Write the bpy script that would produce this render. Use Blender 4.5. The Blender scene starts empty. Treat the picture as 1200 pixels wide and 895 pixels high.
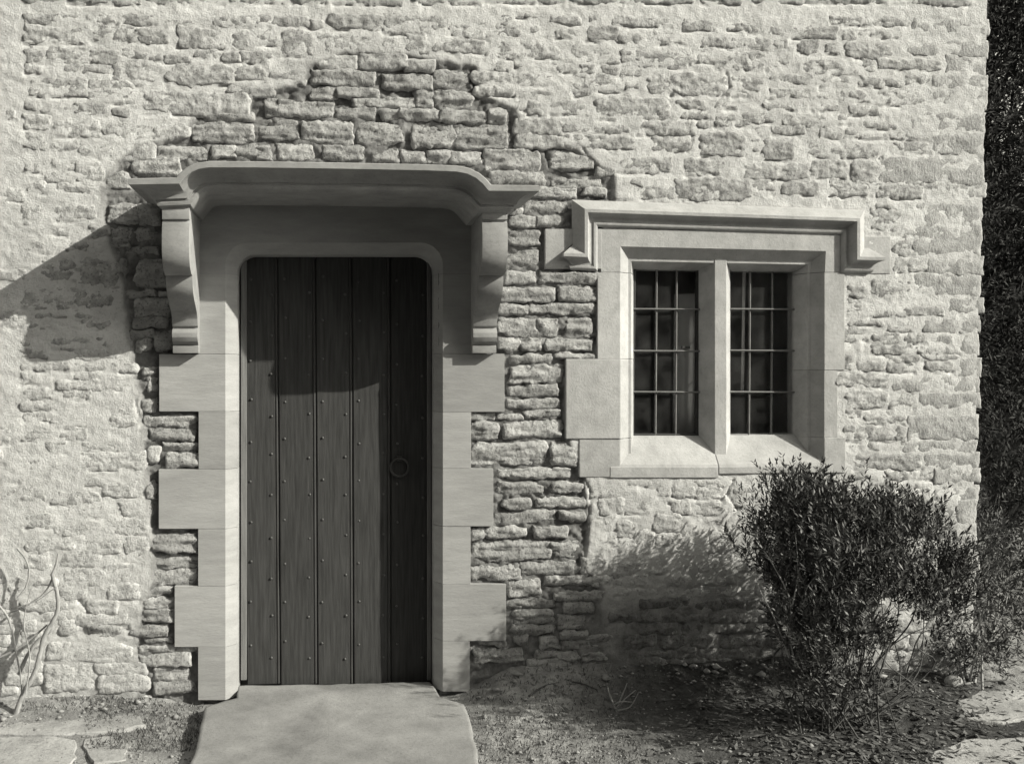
import bpy, bmesh, math, random
import numpy as np
from mathutils import Vector, Matrix, Euler

random.seed(7)
R = math.radians
C = bpy.context.scene.collection
SC = bpy.context.scene

# ---------------------------------------------------------------- camera
CAM = Vector((0.0, -4.2, 1.40))
F = 1113.0                                   # focal length in pixels of the 1200 wide photograph
YAW, PITCH = 6.0, -2.4
FOOT = (385.0, 440.0)                        # where the wall's perpendicular through the lens lands
rot = Euler((R(90 + PITCH), 0, R(-YAW)), 'XYZ').to_matrix()
v0 = rot.transposed() @ Vector((0, 1, 0))
PPX = FOOT[0] - F * v0.x / -v0.z
PPY = FOOT[1] + F * v0.y / -v0.z
cam = bpy.data.cameras.new('camera')
cam.sensor_width = 36.0
cam.lens = F * 36 / 1200
cam.shift_x = (600 - PPX) / 1200
cam.shift_y = (PPY - 447.5) / 1200
cam.clip_start, cam.clip_end = 0.05, 500
co = bpy.data.objects.new('camera', cam)
co.location = CAM
co.rotation_euler = (R(90 + PITCH), 0, R(-YAW))
C.objects.link(co)
SC.camera = co

# ---------------------------------------------------------------- sun, sky, exposure
LDIR = Vector((-1.962, 1.0, -1.264)).normalized()     # the way the sunlight travels
TINT = (1.0, 0.972, 0.86)                             # the warm grey of the print
sun = bpy.data.lights.new('sun', 'SUN')
sun.energy = 3.5
sun.angle = R(0.5)
sun.color = TINT
so = bpy.data.objects.new('sun', sun)
so.rotation_euler = LDIR.to_track_quat('-Z', 'Y').to_euler()
so.location = (8, -6, 8)
C.objects.link(so)
w = bpy.data.worlds.new('World')
SC.world = w
w.use_nodes = True
nt = w.node_tree
nt.nodes.clear()
sky = nt.nodes.new('ShaderNodeTexSky')
sky.sky_type = 'NISHITA'
sky.sun_disc = False
sky.sun_elevation = math.asin(-LDIR.z)
sky.sun_rotation = math.atan2(-LDIR.x, -LDIR.y)
bw = nt.nodes.new('ShaderNodeRGBToBW')
tn = nt.nodes.new('ShaderNodeVectorMath'); tn.operation = 'SCALE'
tn.inputs[0].default_value = TINT
bg = nt.nodes.new('ShaderNodeBackground'); bg.inputs[1].default_value = 0.15
wo = nt.nodes.new('ShaderNodeOutputWorld')
nt.links.new(sky.outputs[0], bw.inputs[0])
nt.links.new(bw.outputs[0], tn.inputs['Scale'])
nt.links.new(tn.outputs[0], bg.inputs[0])
nt.links.new(bg.outputs[0], wo.inputs[0])
SC.view_settings.view_transform = 'Standard'
SC.view_settings.look = 'None'
SC.view_settings.exposure = 0.76
SC.view_settings.gamma = 1.0

# ---------------------------------------------------------------- helpers
def ray(px, py):
    return rot @ Vector(((px - PPX) / F, -(py - PPY) / F, -1.0))

def P(px, py, d=0.0):
    """point on the vertical plane d metres in front of the wall face"""
    r = ray(px, py)
    return CAM + r * ((-d - CAM.y) / r.y)

def G(px, py, z=0.0):
    """point on the level plane z"""
    r = ray(px, py)
    return CAM + r * ((z - CAM.z) / r.z)

def XZ(px, py):
    p = P(px, py)
    return p.x, p.z

def hash2(ix, iy, s):
    h = (ix.astype(np.int64) * 374761393 + iy.astype(np.int64) * 668265263 + int(s) * 2147483647) & 0xffffffff
    h = ((h ^ (h >> 13)) * 1274126177) & 0xffffffff
    h = ((h ^ (h >> 16)) * 2246822519) & 0xffffffff
    return ((h ^ (h >> 15)) & 0xffffff) / 16777215.0

def vn(x, y, s=0):
    ix, iy = np.floor(x), np.floor(y)
    fx, fy = x - ix, y - iy
    fx = fx * fx * (3 - 2 * fx); fy = fy * fy * (3 - 2 * fy)
    a = hash2(ix, iy, s); b = hash2(ix + 1, iy, s); c = hash2(ix, iy + 1, s); d = hash2(ix + 1, iy + 1, s)
    return (a + (b - a) * fx) * (1 - fy) + (c + (d - c) * fx) * fy

def fbm(x, y, s=0, o=4):
    t = np.zeros_like(x); a = 0.5
    for k in range(o):
        t = t + a * (vn(x, y, s + 17 * k) * 2 - 1)
        x = x * 2.03 + 3.1; y = y * 2.03 + 1.7; a *= 0.5
    return t

def mesh_np(name, V, Q, smooth=True):
    me = bpy.data.meshes.new(name)
    V = np.asarray(V, dtype=np.float32); Q = np.asarray(Q, dtype=np.int32)
    k = Q.shape[1]
    me.vertices.add(len(V)); me.vertices.foreach_set('co', V.ravel())
    me.loops.add(Q.size); me.loops.foreach_set('vertex_index', Q.ravel())
    me.polygons.add(len(Q)); me.polygons.foreach_set('loop_start', np.arange(0, Q.size, k, dtype=np.int32))
    if smooth:
        me.polygons.foreach_set('use_smooth', np.ones(len(Q), dtype=bool))
    me.update(calc_edges=True)
    return me

def grid_quads(nx, ny, off=0):
    i = np.arange(nx - 1); j = np.arange(ny - 1)
    a = (j[:, None] * nx + i[None, :]).ravel() + off
    return np.stack([a, a + 1, a + 1 + nx, a + nx], 1)

def obj(name, me, mat=None, parent=None, loc=None):
    o = bpy.data.objects.new(name, me)
    C.objects.link(o)
    if mat: me.materials.append(mat)
    if loc is not None: o.location = loc
    if parent:
        o.parent = parent
        if loc is not None: o.location = Vector(loc) - parent.location
        else: o.location = -parent.location
    return o

def thing(name, label, cat, loc=(0, 0, 0), group=None):
    o = bpy.data.objects.new(name, None)
    o.empty_display_size = 0.1
    o.location = loc
    C.objects.link(o)
    tag(o, label, cat, group)
    return o

def tag(o, label, cat, group=None):
    o['label'] = label; o['category'] = cat
    if group: o['group'] = group
    return o

def bm_mesh(name, bm, bevel=0.0, smooth=False):
    bmesh.ops.recalc_face_normals(bm, faces=bm.faces)
    if bevel > 0:
        es = [e for e in bm.edges if len(e.link_faces) == 2 and e.calc_face_angle(0) > 0.35]
        bmesh.ops.bevel(bm, geom=es, offset=bevel, segments=2, profile=0.6, affect='EDGES')
    me = bpy.data.meshes.new(name)
    bm.to_mesh(me); bm.free()
    if smooth == 'auto':
        me.polygons.foreach_set('use_smooth', np.ones(len(me.polygons), dtype=bool)); me.set_sharp_from_angle(angle=R(28)); return me
    if smooth:
        me.polygons.foreach_set('use_smooth', np.ones(len(me.polygons), dtype=bool))
    return me

def prism(bm, A, B):
    """closed solid between two equal rings of points"""
    va = [bm.verts.new(p) for p in A]; vb = [bm.verts.new(p) for p in B]
    n = len(A)
    bm.faces.new(va); bm.faces.new(vb[::-1])
    for i in range(n):
        bm.faces.new((va[i], vb[i], vb[(i + 1) % n], va[(i + 1) % n]))

def strips(bm, rows):
    """rows of points -> quad strips"""
    vs = [[bm.verts.new(p) for p in r] for r in rows]
    for a, b in zip(vs, vs[1:]):
        for i in range(len(a) - 1):
            try: bm.faces.new((a[i], a[i + 1], b[i + 1], b[i]))
            except ValueError: pass
    return vs

def tube_geo(pts, radii, n=6):
    pts = [Vector(p) for p in pts]
    V = []; Q = []
    up = Vector((0.31, 0.77, 0.55))
    for i, p in enumerate(pts):
        t = (pts[min(i + 1, len(pts) - 1)] - pts[max(i - 1, 0)]).normalized()
        a = t.cross(up)
        if a.length < 1e-3: a = t.cross(Vector((1, 0, 0)))
        a.normalize(); b = t.cross(a)
        for k in range(n):
            q = 2 * math.pi * k / n
            V.append(p + (a * math.cos(q) + b * math.sin(q)) * radii[i])
    for i in range(len(pts) - 1):
        for k in range(n):
            Q.append((i * n + k, i * n + (k + 1) % n, (i + 1) * n + (k + 1) % n, (i + 1) * n + k))
    return V, Q

def smooth_path(pts, m=5):
    pts = [Vector(p) for p in pts]
    if len(pts) < 3: return pts
    out = []
    for i in range(len(pts) - 1):
        p0 = pts[max(i - 1, 0)]; p1 = pts[i]; p2 = pts[i + 1]; p3 = pts[min(i + 2, len(pts) - 1)]
        for k in range(m):
            t = k / m
            out.append(0.5 * ((2 * p1) + (p2 - p0) * t + (2 * p0 - 5 * p1 + 4 * p2 - p3) * t * t + (3 * p1 - p0 - 3 * p2 + p3) * t ** 3))
    out.append(pts[-1])
    return out

def tube(name, pts, r0, r1, mat, parent, n=6, m=5, knob=0.0):
    q = smooth_path(pts, m)
    rr = [(r0 + (r1 - r0) * i / (len(q) - 1)) * (1 + knob * random.uniform(-1, 1)) for i in range(len(q))]
    V, Q = tube_geo(q, rr, n)
    return obj(name, mesh_np(name, V, Q), mat, parent)

# ---------------------------------------------------------------- materials (neutral greys; the print's tint comes from the light)
def g3(v): return (v, v, v, 1.0)

def mat(name, lo, hi, scale=8.0, rough=0.9, bump=0.3, bscale=60.0, bdist=0.004, spec=0.25, stretch=(1, 1, 1), speck=0.0, speck_scale=120.0,
        vary=0.0, attr=None, attr_col=(0.15, 0.22), detail=6.0, big=0.0):
    m = bpy.data.materials.new(name)
    m.use_nodes = True
    nt = m.node_tree; N = nt.nodes; L = nt.links
    b = N['Principled BSDF']
    b.inputs['Roughness'].default_value = rough
    b.inputs['Specular IOR Level'].default_value = spec
    geo = N.new('ShaderNodeNewGeometry')
    mp = N.new('ShaderNodeMapping'); mp.inputs['Scale'].default_value = stretch
    L.new(geo.outputs['Position'], mp.inputs[0])
    def noise(s, d=detail, r=0.6):
        n = N.new('ShaderNodeTexNoise'); n.inputs['Scale'].default_value = s; n.inputs['Detail'].default_value = d
        n.inputs['Roughness'].default_value = r
        L.new(mp.outputs[0], n.inputs['Vector']); return n.outputs['Fac']
    def ramp(src, a, c, p0=0.3, p1=0.7):
        r = N.new('ShaderNodeMapRange'); r.inputs[1].default_value = p0; r.inputs[2].default_value = p1
        r.inputs[3].default_value = a; r.inputs[4].default_value = c
        L.new(src, r.inputs[0]); return r.outputs[0]
    def math_(op, a, c):
        n = N.new('ShaderNodeMath'); n.operation = op
        for i, q in enumerate((a, c)):
            if isinstance(q, (int, float)): n.inputs[i].default_value = q
            else: L.new(q, n.inputs[i])
        return n.outputs[0]
    col = ramp(noise(scale), lo, hi)
    if attr:
        at = N.new('ShaderNodeAttribute'); at.attribute_name = attr
        c2 = ramp(noise(scale * 2.1), attr_col[0], attr_col[1])
        mx = N.new('ShaderNodeMix'); mx.data_type = 'FLOAT'
        L.new(at.outputs['Fac'], mx.inputs[0]); L.new(col, mx.inputs[2]); L.new(c2, mx.inputs[3])
        col = mx.outputs[0]
    if big:
        col = math_('MULTIPLY', col, ramp(noise(1.7, 3.0), 1 - big, 1 + big * 0.6))
    if vary:
        oi = N.new('ShaderNodeObjectInfo')
        col = math_('MULTIPLY', col, ramp(oi.outputs['Random'], 1 - vary, 1 + vary, 0, 1))
    if speck:
        col = math_('MULTIPLY', col, ramp(noise(speck_scale, 2.0), 1 - speck, 1.0, 0.32, 0.46))
    cc = N.new('ShaderNodeCombineColor')
    for i in range(3): L.new(col, cc.inputs[i])
    L.new(cc.outputs[0], b.inputs['Base Color'])
    if bump:
        bp = N.new('ShaderNodeBump'); bp.inputs['Strength'].default_value = bump; bp.inputs['Distance'].default_value = bdist
        hsum = math_('ADD', noise(bscale, 5.0, 0.65), math_('MULTIPLY', noise(bscale * 3.7, 3.0), 0.4))
        L.new(hsum, bp.inputs['Height']); L.new(bp.outputs[0], b.inputs['Normal'])
    return m

M = {}
M['mortar'] = mat('lime mortar', 0.52, 0.70, 9, bump=0.8, bscale=120, bdist=0.005, attr='rake', attr_col=(0.13, 0.27), big=0.10, speck=0.18, speck_scale=85, detail=9.0)
M['flush'] = mat('weathered rubble', 0.24, 0.57, 24, bump=0.75, bscale=85, bdist=0.007, vary=0.12, speck=0.4, speck_scale=95, detail=9.0)
M['coated'] = mat('limewashed rubble', 0.38, 0.64, 22, bump=0.9, bscale=80, bdist=0.008, vary=0.08, speck=0.4, speck_scale=80, detail=9.0)
M['grime_shade'] = mat('dirty rubble with painted shade', 0.13, 0.34, 22, bump=0.9, bscale=80, bdist=0.009, vary=0.12, speck=0.45, speck_scale=90, detail=9.0)  # dirty stone, darkened further to paint in the bush's shade
M['patch'] = mat('raked rubble', 0.26, 0.54, 20, bump=1.0, bscale=75, bdist=0.010, vary=0.15, speck=0.5, speck_scale=90, detail=9.0)
M['quoin'] = mat('tooled quoin', 0.31, 0.48, 24, bump=0.8, bscale=75, bdist=0.007, vary=0.06, stretch=(1.2, 1, 0.85), speck=0.35, speck_scale=100, detail=9.0)
M['ashlar'] = mat('dressed ashlar', 0.315, 0.405, 9, bump=0.45, bscale=38, bdist=0.003, vary=0.11, stretch=(0.55, 1, 2.6), speck=0.07, speck_scale=80, big=0.12, detail=9.0)
M['hood'] = mat('sawn hood stone', 0.27, 0.39, 11, bump=0.4, bscale=60, bdist=0.003, stretch=(0.8, 1, 1.4), speck=0.10, speck_scale=90, big=0.12, detail=9.0)
M['frame'] = mat('old window stone', 0.37, 0.52, 13, bump=0.5, bscale=85, bdist=0.004, vary=0.06, speck=0.10, speck_scale=95, big=0.14, detail=9.0)
M['wood'] = mat('weathered oak', 0.036, 0.070, 14, rough=0.8, bump=0.5, bscale=26, bdist=0.0025, vary=0.16, stretch=(5.5, 5.5, 0.35), spec=0.15)
M['strip'] = mat('oak door frame', 0.12, 0.2, 14, rough=0.8, bump=0.4, bscale=26, bdist=0.002, stretch=(6, 6, 0.4))
M['iron'] = mat('black iron', 0.03, 0.05, 20, rough=0.5, bump=0.2, bscale=120, bdist=0.001, spec=0.5)
M['stud'] = mat('iron stud', 0.06, 0.1, 20, rough=0.45, bump=0.1, spec=0.5)
M['lead'] = mat('grey glazing bar', 0.12, 0.2, 20, rough=0.55, bump=0.2, bscale=150, bdist=0.001, spec=0.5)
M['slab'] = mat('worn doorstep', 0.20, 0.35, 4.5, bump=0.5, bscale=50, bdist=0.005, speck=0.16, speck_scale=75, big=0.28, detail=9.0)
M['flag'] = mat('pale flagstone', 0.28, 0.48, 9, bump=0.9, bscale=40, bdist=0.006, speck=0.3, speck_scale=70, big=0.25, detail=9.0)
M['soil'] = mat('soil', 0.19, 0.40, 11, attr='humus_shade', attr_col=(0.03, 0.085), bump=0.9, bscale=60, bdist=0.012, big=0.25, speck=0.3, speck_scale=90)
M['pebble'] = mat('pebble', 0.16, 0.38, 25, bump=0.3, bscale=150, bdist=0.002)
M['leaf'] = mat('dark evergreen leaf', 0.016, 0.075, 16, rough=0.5, bump=0.0, spec=0.4)
M['hedge'] = mat('hedge leaf', 0.015, 0.045, 30, rough=0.7, bump=0.0, spec=0.12)
M['bramble'] = mat('undergrowth leaf', 0.05, 0.12, 30, rough=0.6, bump=0.0)
M['stem'] = mat('bare stem', 0.045, 0.13, 40, bump=0.4, bscale=120, bdist=0.002)
M['bark'] = mat('vine bark', 0.22, 0.42, 30, bump=0.5, bscale=70, bdist=0.004, stretch=(2, 2, 0.7))
M['dark_bark'] = mat('tree bark', 0.03, 0.06, 20, bump=0.5, bscale=40, bdist=0.01)
M['straw'] = mat('dry stalk', 0.25, 0.42, 30, bump=0.2, bscale=100, bdist=0.001)
M['grass'] = mat('short weeds', 0.07, 0.15, 30, bump=0.0)
M['litter'] = mat('dead leaves', 0.05, 0.16, 60, bump=0.0)
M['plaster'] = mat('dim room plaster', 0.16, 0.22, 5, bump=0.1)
M['curtain'] = mat('pale curtain', 0.72, 0.82, 10, bump=0.1, bscale=20, bdist=0.004)

gm = bpy.data.materials.new('window glass'); gm.use_nodes = True
nt = gm.node_tree; nt.nodes.clear()
tr = nt.nodes.new('ShaderNodeBsdfTransparent'); tr.inputs[0].default_value = (0.975, 0.975, 0.975, 1)
gl = nt.nodes.new('ShaderNodeBsdfGlossy'); gl.inputs['Roughness'].default_value = 0.04
lw = nt.nodes.new('ShaderNodeLayerWeight'); lw.inputs[0].default_value = 0.5
pwn = nt.nodes.new('ShaderNodeMath'); pwn.operation = 'POWER'; pwn.inputs[1].default_value = 5.0
fr = nt.nodes.new('ShaderNodeMath'); fr.operation = 'MULTIPLY_ADD'; fr.inputs[1].default_value = 0.9; fr.inputs[2].default_value = 0.04
nt.links.new(lw.outputs['Facing'], pwn.inputs[0]); nt.links.new(pwn.outputs[0], fr.inputs[0])
mx = nt.nodes.new('ShaderNodeMixShader'); oo = nt.nodes.new('ShaderNodeOutputMaterial')
nt.links.new(fr.outputs[0], mx.inputs[0]); nt.links.new(tr.outputs[0], mx.inputs[1]); nt.links.new(gl.outputs[0], mx.inputs[2])
df = nt.nodes.new('ShaderNodeBsdfDiffuse'); df.inputs[0].default_value = g3(0.5)
dn = nt.nodes.new('ShaderNodeTexNoise'); dn.inputs['Scale'].default_value = 9.0; dn.inputs['Detail'].default_value = 5.0
dr = nt.nodes.new('ShaderNodeMapRange'); dr.inputs[1].default_value = 0.35; dr.inputs[2].default_value = 0.7; dr.inputs[3].default_value = 0.006; dr.inputs[4].default_value = 0.045
m2 = nt.nodes.new('ShaderNodeMixShader')
dg_ = nt.nodes.new('ShaderNodeNewGeometry'); nt.links.new(dg_.outputs['Position'], dn.inputs['Vector'])
nt.links.new(dn.outputs[0], dr.inputs[0]); nt.links.new(dr.outputs[0], m2.inputs[0])
nt.links.new(mx.outputs[0], m2.inputs[1]); nt.links.new(df.outputs[0], m2.inputs[2])
nt.links.new(m2.outputs[0], oo.inputs[0])
M['glass'] = gm

# ================================================================ THE RUBBLE WALL
wall = thing('cottage_wall', 'rough rubble stone cottage wall pointed with pale mortar, dark raked joints round the doorway', 'wall', (1.2, 0, 0))

# stones traced from the photograph, tile by tile: origin x, y, scale, then boxes.  f flush, c limewashed, r raised in raked joints, q quoin
TR = [
 (20, 10, 3.997, 'f', '35,25,200,65 215,25,460,68 500,25,640,70 690,50,830,78 905,28,1190,88 35,85,310,160 350,85,555,152 560,92,712,160 750,95,960,180 1010,110,1085,190 1130,100,1215,170 35,190,125,255 135,180,340,252 345,190,480,255 490,195,680,235 690,215,800,248 830,190,930,228 965,208,1045,245 1050,205,1199,255 225,265,440,305 450,240,680,360 700,265,1010,355 1025,270,1170,330 55,330,325,410 330,335,545,440 985,360,1199,400 40,430,90,480 110,435,245,488 268,440,412,498 440,470,525,495 590,390,1080,490'),
 (20, 10, 3.997, 'c', '40,265,130,300 30,500,155,560 180,520,390,600 395,515,635,605 640,540,800,605 150,622,280,662 290,635,420,690 430,625,640,700 30,590,130,660 30,720,110,765 120,765,240,805 160,700,275,750 280,725,400,800 190,820,330,850 40,800,130,860'),
 (20, 10, 3.997, 'r', '815,530,1110,625 870,490,1110,527 650,640,890,705 905,640,1020,700 1025,640,1185,705 540,700,760,785 405,770,520,840'),
 (300, 10, 3.997, 'f', '0,40,65,85 80,38,250,85 260,60,310,90 350,28,590,95 600,28,925,115 930,60,1140,140 1150,40,1199,90 115,110,265,220 280,125,550,205 600,150,660,205 700,120,800,200 830,150,1075,205 1140,150,1199,230 0,280,50,345 60,290,230,345 1020,300,1199,345 1090,250,1170,290 1030,370,1199,400 480,210,700,275 700,240,830,280 290,225,470,285'),
 (300, 10, 3.997, 'r', '260,292,560,360 590,310,825,372 830,285,1000,370 250,372,380,420 385,370,570,413 450,418,745,458 750,385,830,460 835,385,1010,468 45,425,360,505 370,462,555,515 585,475,665,515 670,470,860,515 870,475,1080,530 1090,470,1175,540 15,520,200,610 215,530,455,628 475,535,690,632 735,530,928,650 932,535,1175,655 0,640,70,705 100,635,265,708 310,645,500,708 555,655,670,718 690,665,798,718 802,668,905,722 915,670,1055,725'),
 (580, 10, 3.997, 'f', '100,28,200,40 260,35,400,65 440,30,485,60 550,35,825,80 880,55,1020,98 1095,68,1199,98 0,70,115,130 165,85,205,115 285,95,420,135 430,85,580,150 585,120,695,162 735,110,885,165 970,130,1085,175 1095,135,1145,180 10,155,300,230 350,175,585,255 590,200,640,240 645,205,920,275 920,195,1025,250 1030,200,1199,280 0,255,45,285 95,260,140,275 170,255,370,295 395,262,465,300 500,275,580,305 590,285,690,310 0,300,70,350 75,305,265,355 365,305,600,385 610,345,675,375 720,315,828,395 830,305,1090,400 1110,315,1199,410 0,370,90,405 110,380,290,410 370,385,450,410 100,435,140,470 155,440,220,490 260,435,425,495 470,425,820,515 850,430,980,465 1030,430,1125,465 870,485,1010,510 950,525,1005,550 1030,495,1199,550 95,520,310,588 320,540,630,585 670,530,935,590 100,592,650,650 730,610,920,665 960,585,1170,690 570,700,830,765 890,705,1085,775 850,800,1199,890 565,830,840,890 640,800,690,825'),
 (580, 10, 3.997, 'r', '-49,660,215,752 -15,765,228,825 260,655,470,748 265,790,500,838 415,842,530,875 180,845,380,885 472,750,565,785'),
 (870, 10, 3.997, 'f', '410,40,560,75 565,38,770,75 0,72,80,108 125,85,180,120 230,82,445,138 470,105,535,148 540,90,765,135 0,135,140,195 150,145,220,190 260,150,355,205 395,165,455,210 485,165,700,228 0,205,110,285 155,228,255,265 285,240,485,305 505,265,545,305 565,245,625,292 632,240,930,288 0,320,100,410 125,308,335,350 360,320,510,365 545,325,735,362 765,312,890,360 125,378,420,425 455,385,580,435 615,380,860,450 100,450,245,472 280,450,325,470 370,450,460,480 500,455,640,495 670,490,720,510 0,480,148,528 190,495,385,550 435,500,495,540 560,525,720,562 50,555,110,590 140,550,295,585 365,570,465,610 480,565,545,600 555,580,745,606 770,590,875,618 40,608,80,670 100,615,245,705 300,630,650,690 705,635,875,675 0,725,310,795 325,710,485,795 515,710,640,810 0,800,160,870 180,815,350,870 410,805,600,875 630,825,840,885 840,822,930,850'),
 (870, 10, 3.997, 'q', '800,48,1165,110 765,150,1158,215 960,225,1152,300 890,315,1150,376 890,385,1145,470 765,490,1145,570 895,585,1142,678 645,705,1142,815 960,825,1138,880'),
 (20, 220, 3.997, 'c', '20,80,100,150 170,85,360,150 120,170,220,215 30,140,110,200 30,250,130,300 20,815,240,850 450,820,560,862 260,815,420,850 270,765,475,805'),
 (20, 220, 3.997, 'f', '340,175,425,230 230,255,320,290 110,335,270,430 275,330,470,460 20,465,170,555 175,470,335,555 340,480,460,570 85,565,230,600 270,575,365,615 60,635,210,660 300,620,465,655 25,700,110,735 155,700,345,750 375,710,425,735 20,760,130,792'),
 (20, 220, 3.997, 'r', '440,178,650,250 425,232,530,275 460,272,660,315 555,335,710,475 475,330,507,460 470,485,655,508 665,488,715,512 550,518,715,598 550,605,700,652 525,668,640,708 555,712,625,762 645,668,735,765 425,75,560,168 568,70,665,165'),
 (20, 430, 3.997, 'c', '20,30,95,75 190,70,480,105 270,25,390,60 30,105,160,150 215,110,350,150 20,165,190,205 30,215,150,250 160,225,320,280 20,290,150,340 200,285,330,340 440,200,550,270 140,345,235,395 290,350,480,390 60,420,140,480 290,400,600,480 320,490,420,550 20,560,130,620 400,540,560,600 150,590,380,640 230,650,410,700 480,630,560,690 40,690,170,750 180,720,330,790 350,710,600,780 40,800,260,860 290,800,480,870 500,790,610,870 610,390,660,440'),
 (20, 430, 3.997, 'r', '593,0,650,32 605,45,650,120 580,155,645,208 590,222,835,280 620,290,830,343 680,358,840,390 700,403,845,465 605,530,645,625 580,635,635,700 635,785,845,868'),
 (20, 640, 3.997, 'r', '610,42,845,110 612,112,845,182 605,195,725,227 595,248,725,290 585,300,735,355 525,372,710,420 590,428,720,455 570,472,840,500 575,508,815,560 635,567,805,632 640,638,835,690 330,370,490,430'),
 (20, 640, 3.997, 'c', '40,30,150,100 200,30,380,100 220,110,410,180 400,80,570,170 420,180,570,245 210,200,330,250 330,255,460,310 200,350,270,405 120,310,260,345 275,320,515,365 20,340,90,400 270,470,540,540 150,450,240,530 370,550,600,600 130,560,350,680 380,610,610,680 20,405,110,470'),
 (520, 220, 6.0, 'r', '620,10,930,65 565,80,870,178 460,140,550,190 465,200,650,270 660,195,840,270 460,295,675,400 440,435,670,565 430,590,640,670 675,600,1110,665 380,705,780,800 820,700,1085,790 385,820,600,892 610,815,1080,885 990,8,1150,52'),
 (520, 369, 6.0, 'r', '385,30,655,140 662,30,805,150 860,30,1040,150 390,160,535,250 542,165,690,250 720,170,1045,250 460,280,760,340 790,270,1060,305 470,360,835,470 455,490,805,570 450,590,815,655 190,690,360,740 380,690,565,735 570,675,825,720 190,755,390,875 410,745,830,860'),
 (520, 518, 6.0, 'r', '200,5,730,155 755,5,930,165 385,190,885,250 385,280,690,370 765,285,985,355 430,400,600,460 660,390,1000,455 360,490,790,570 830,490,995,550 200,600,280,690 285,600,580,660 640,590,870,670 215,690,750,830 760,690,970,800'),
 (520, 640, 6.0, 'r', '195,150,540,225 545,108,930,195 460,220,690,350 715,205,1130,268 780,325,1150,375 455,380,780,435 505,455,780,550 485,560,780,615 500,630,600,680 850,385,1060,470 810,490,1000,580 250,655,440,700 215,725,560,815 680,640,820,720 650,738,790,790 800,738,960,795 590,805,720,852 735,808,900,860 910,812,1080,865 830,602,1000,652 1010,622,1180,680 840,668,1020,725 1035,690,1190,750 975,748,1150,802'),
 (680, 530, 4.79, 'c', '270,150,360,185 365,155,435,190 520,190,640,250 650,190,790,260 510,280,620,340 420,460,560,520 310,440,410,530 110,260,250,340 260,260,400,340 60,340,200,430 210,380,300,470 20,590,150,685 170,620,340,690 80,692,165,740 170,700,370,750 360,630,480,690 650,150,810,185 860,180,1090,300 440,195,510,240 420,350,560,440 640,280,780,350 60,190,240,250'),
 (960, 200, 5.42, 'f', '65,70,320,155 375,95,660,170 330,240,590,400 475,430,590,530 470,560,670,640 325,690,580,790 190,735,285,800 180,815,280,890 370,215,480,235'),
 (960, 200, 5.42, 'q', '605,210,1052,535 690,550,1042,650 590,660,1032,785 820,815,1045,895'),
 (960, 360, 5.42, 'f', '175,2,285,45 295,0,785,55 190,85,400,110 430,90,575,150 145,130,300,205 340,170,515,230 540,175,680,225 335,240,600,295 620,240,890,295 140,300,235,395 240,350,410,400 415,310,635,345 650,305,880,335 430,350,600,405 670,350,850,400 110,425,440,500 165,540,445,635 450,545,600,640 165,655,275,705 280,665,535,735 160,760,465,845 495,755,555,850'),
 (960, 360, 5.42, 'q', '665,85,1032,155 725,175,890,228 900,165,1035,300 890,330,1032,430 470,440,1035,530 640,550,1030,635 570,690,1012,830'),
 (960, 500, 5.42, 'f', '185,80,260,120 300,95,480,155 225,175,650,262 185,285,380,335 430,280,730,330 320,340,540,390 560,360,650,390 530,400,700,470 700,480,870,590 600,600,880,700'),
 (960, 500, 5.42, 'q', '525,85,1000,155 670,170,1018,262 740,272,1012,350 720,385,1012,465 880,478,1006,605 890,620,1004,745'),
 (960, 650, 5.42, 'q', '800,0,1006,95 870,108,996,300 760,318,988,400 700,405,986,492'),
 (960, 650, 5.42, 'f', '570,500,840,605 440,400,660,490 400,510,560,600 600,620,830,700 380,640,560,760'),
]
stones = []            # (x0,y0,x1,y1,kind) in photograph pixels on the wall face
for ox, oy, s, k, txt in TR:
    for t in txt.split():
        a = [float(q) for q in t.split(',')]
        stones.append((ox + a[0] / s, oy + a[1] / s, ox + a[2] / s, oy + a[3] / s, k))
n_traced = len(stones)

# places no rubble may enter: dressed stone of doorway and window
BLOCKS_DOOR_L = [(187, 415, 482), (233, 482, 549.5), (186.5, 549.5, 619), (232.5, 619, 686), (205, 686, 757), (232.5, 757, 819)]
BLOCKS_DOOR_R = [(590.5, 414.5, 482.5), (551.5, 482.5, 548.5), (577.5, 548.5, 616), (551, 616, 683.5), (592.5, 683.5, 750), (550, 750, 809)]
keep = [(x, a - 1, 270, b + 1) for x, a, b in BLOCKS_DOOR_L] + [(512, a - 1, x, b + 1) for x, a, b in BLOCKS_DOOR_R]
keep += [(233, 200, 553, 830), (662, 418, 735, 516), (700, 262, 735, 420), (678, 512, 985, 561), (704, 250, 985, 560), (960, 260, 989, 560), (638, 268, 704, 316), (668, 230, 1012, 275), (985, 280, 1044, 323), (960, 240, 1012, 300)]

def hits(r, lst, m=2.0):
    return any(r[0] < q[2] + m and r[2] > q[0] - m and r[1] < q[3] + m and r[3] > q[1] - m for q in lst)

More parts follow.
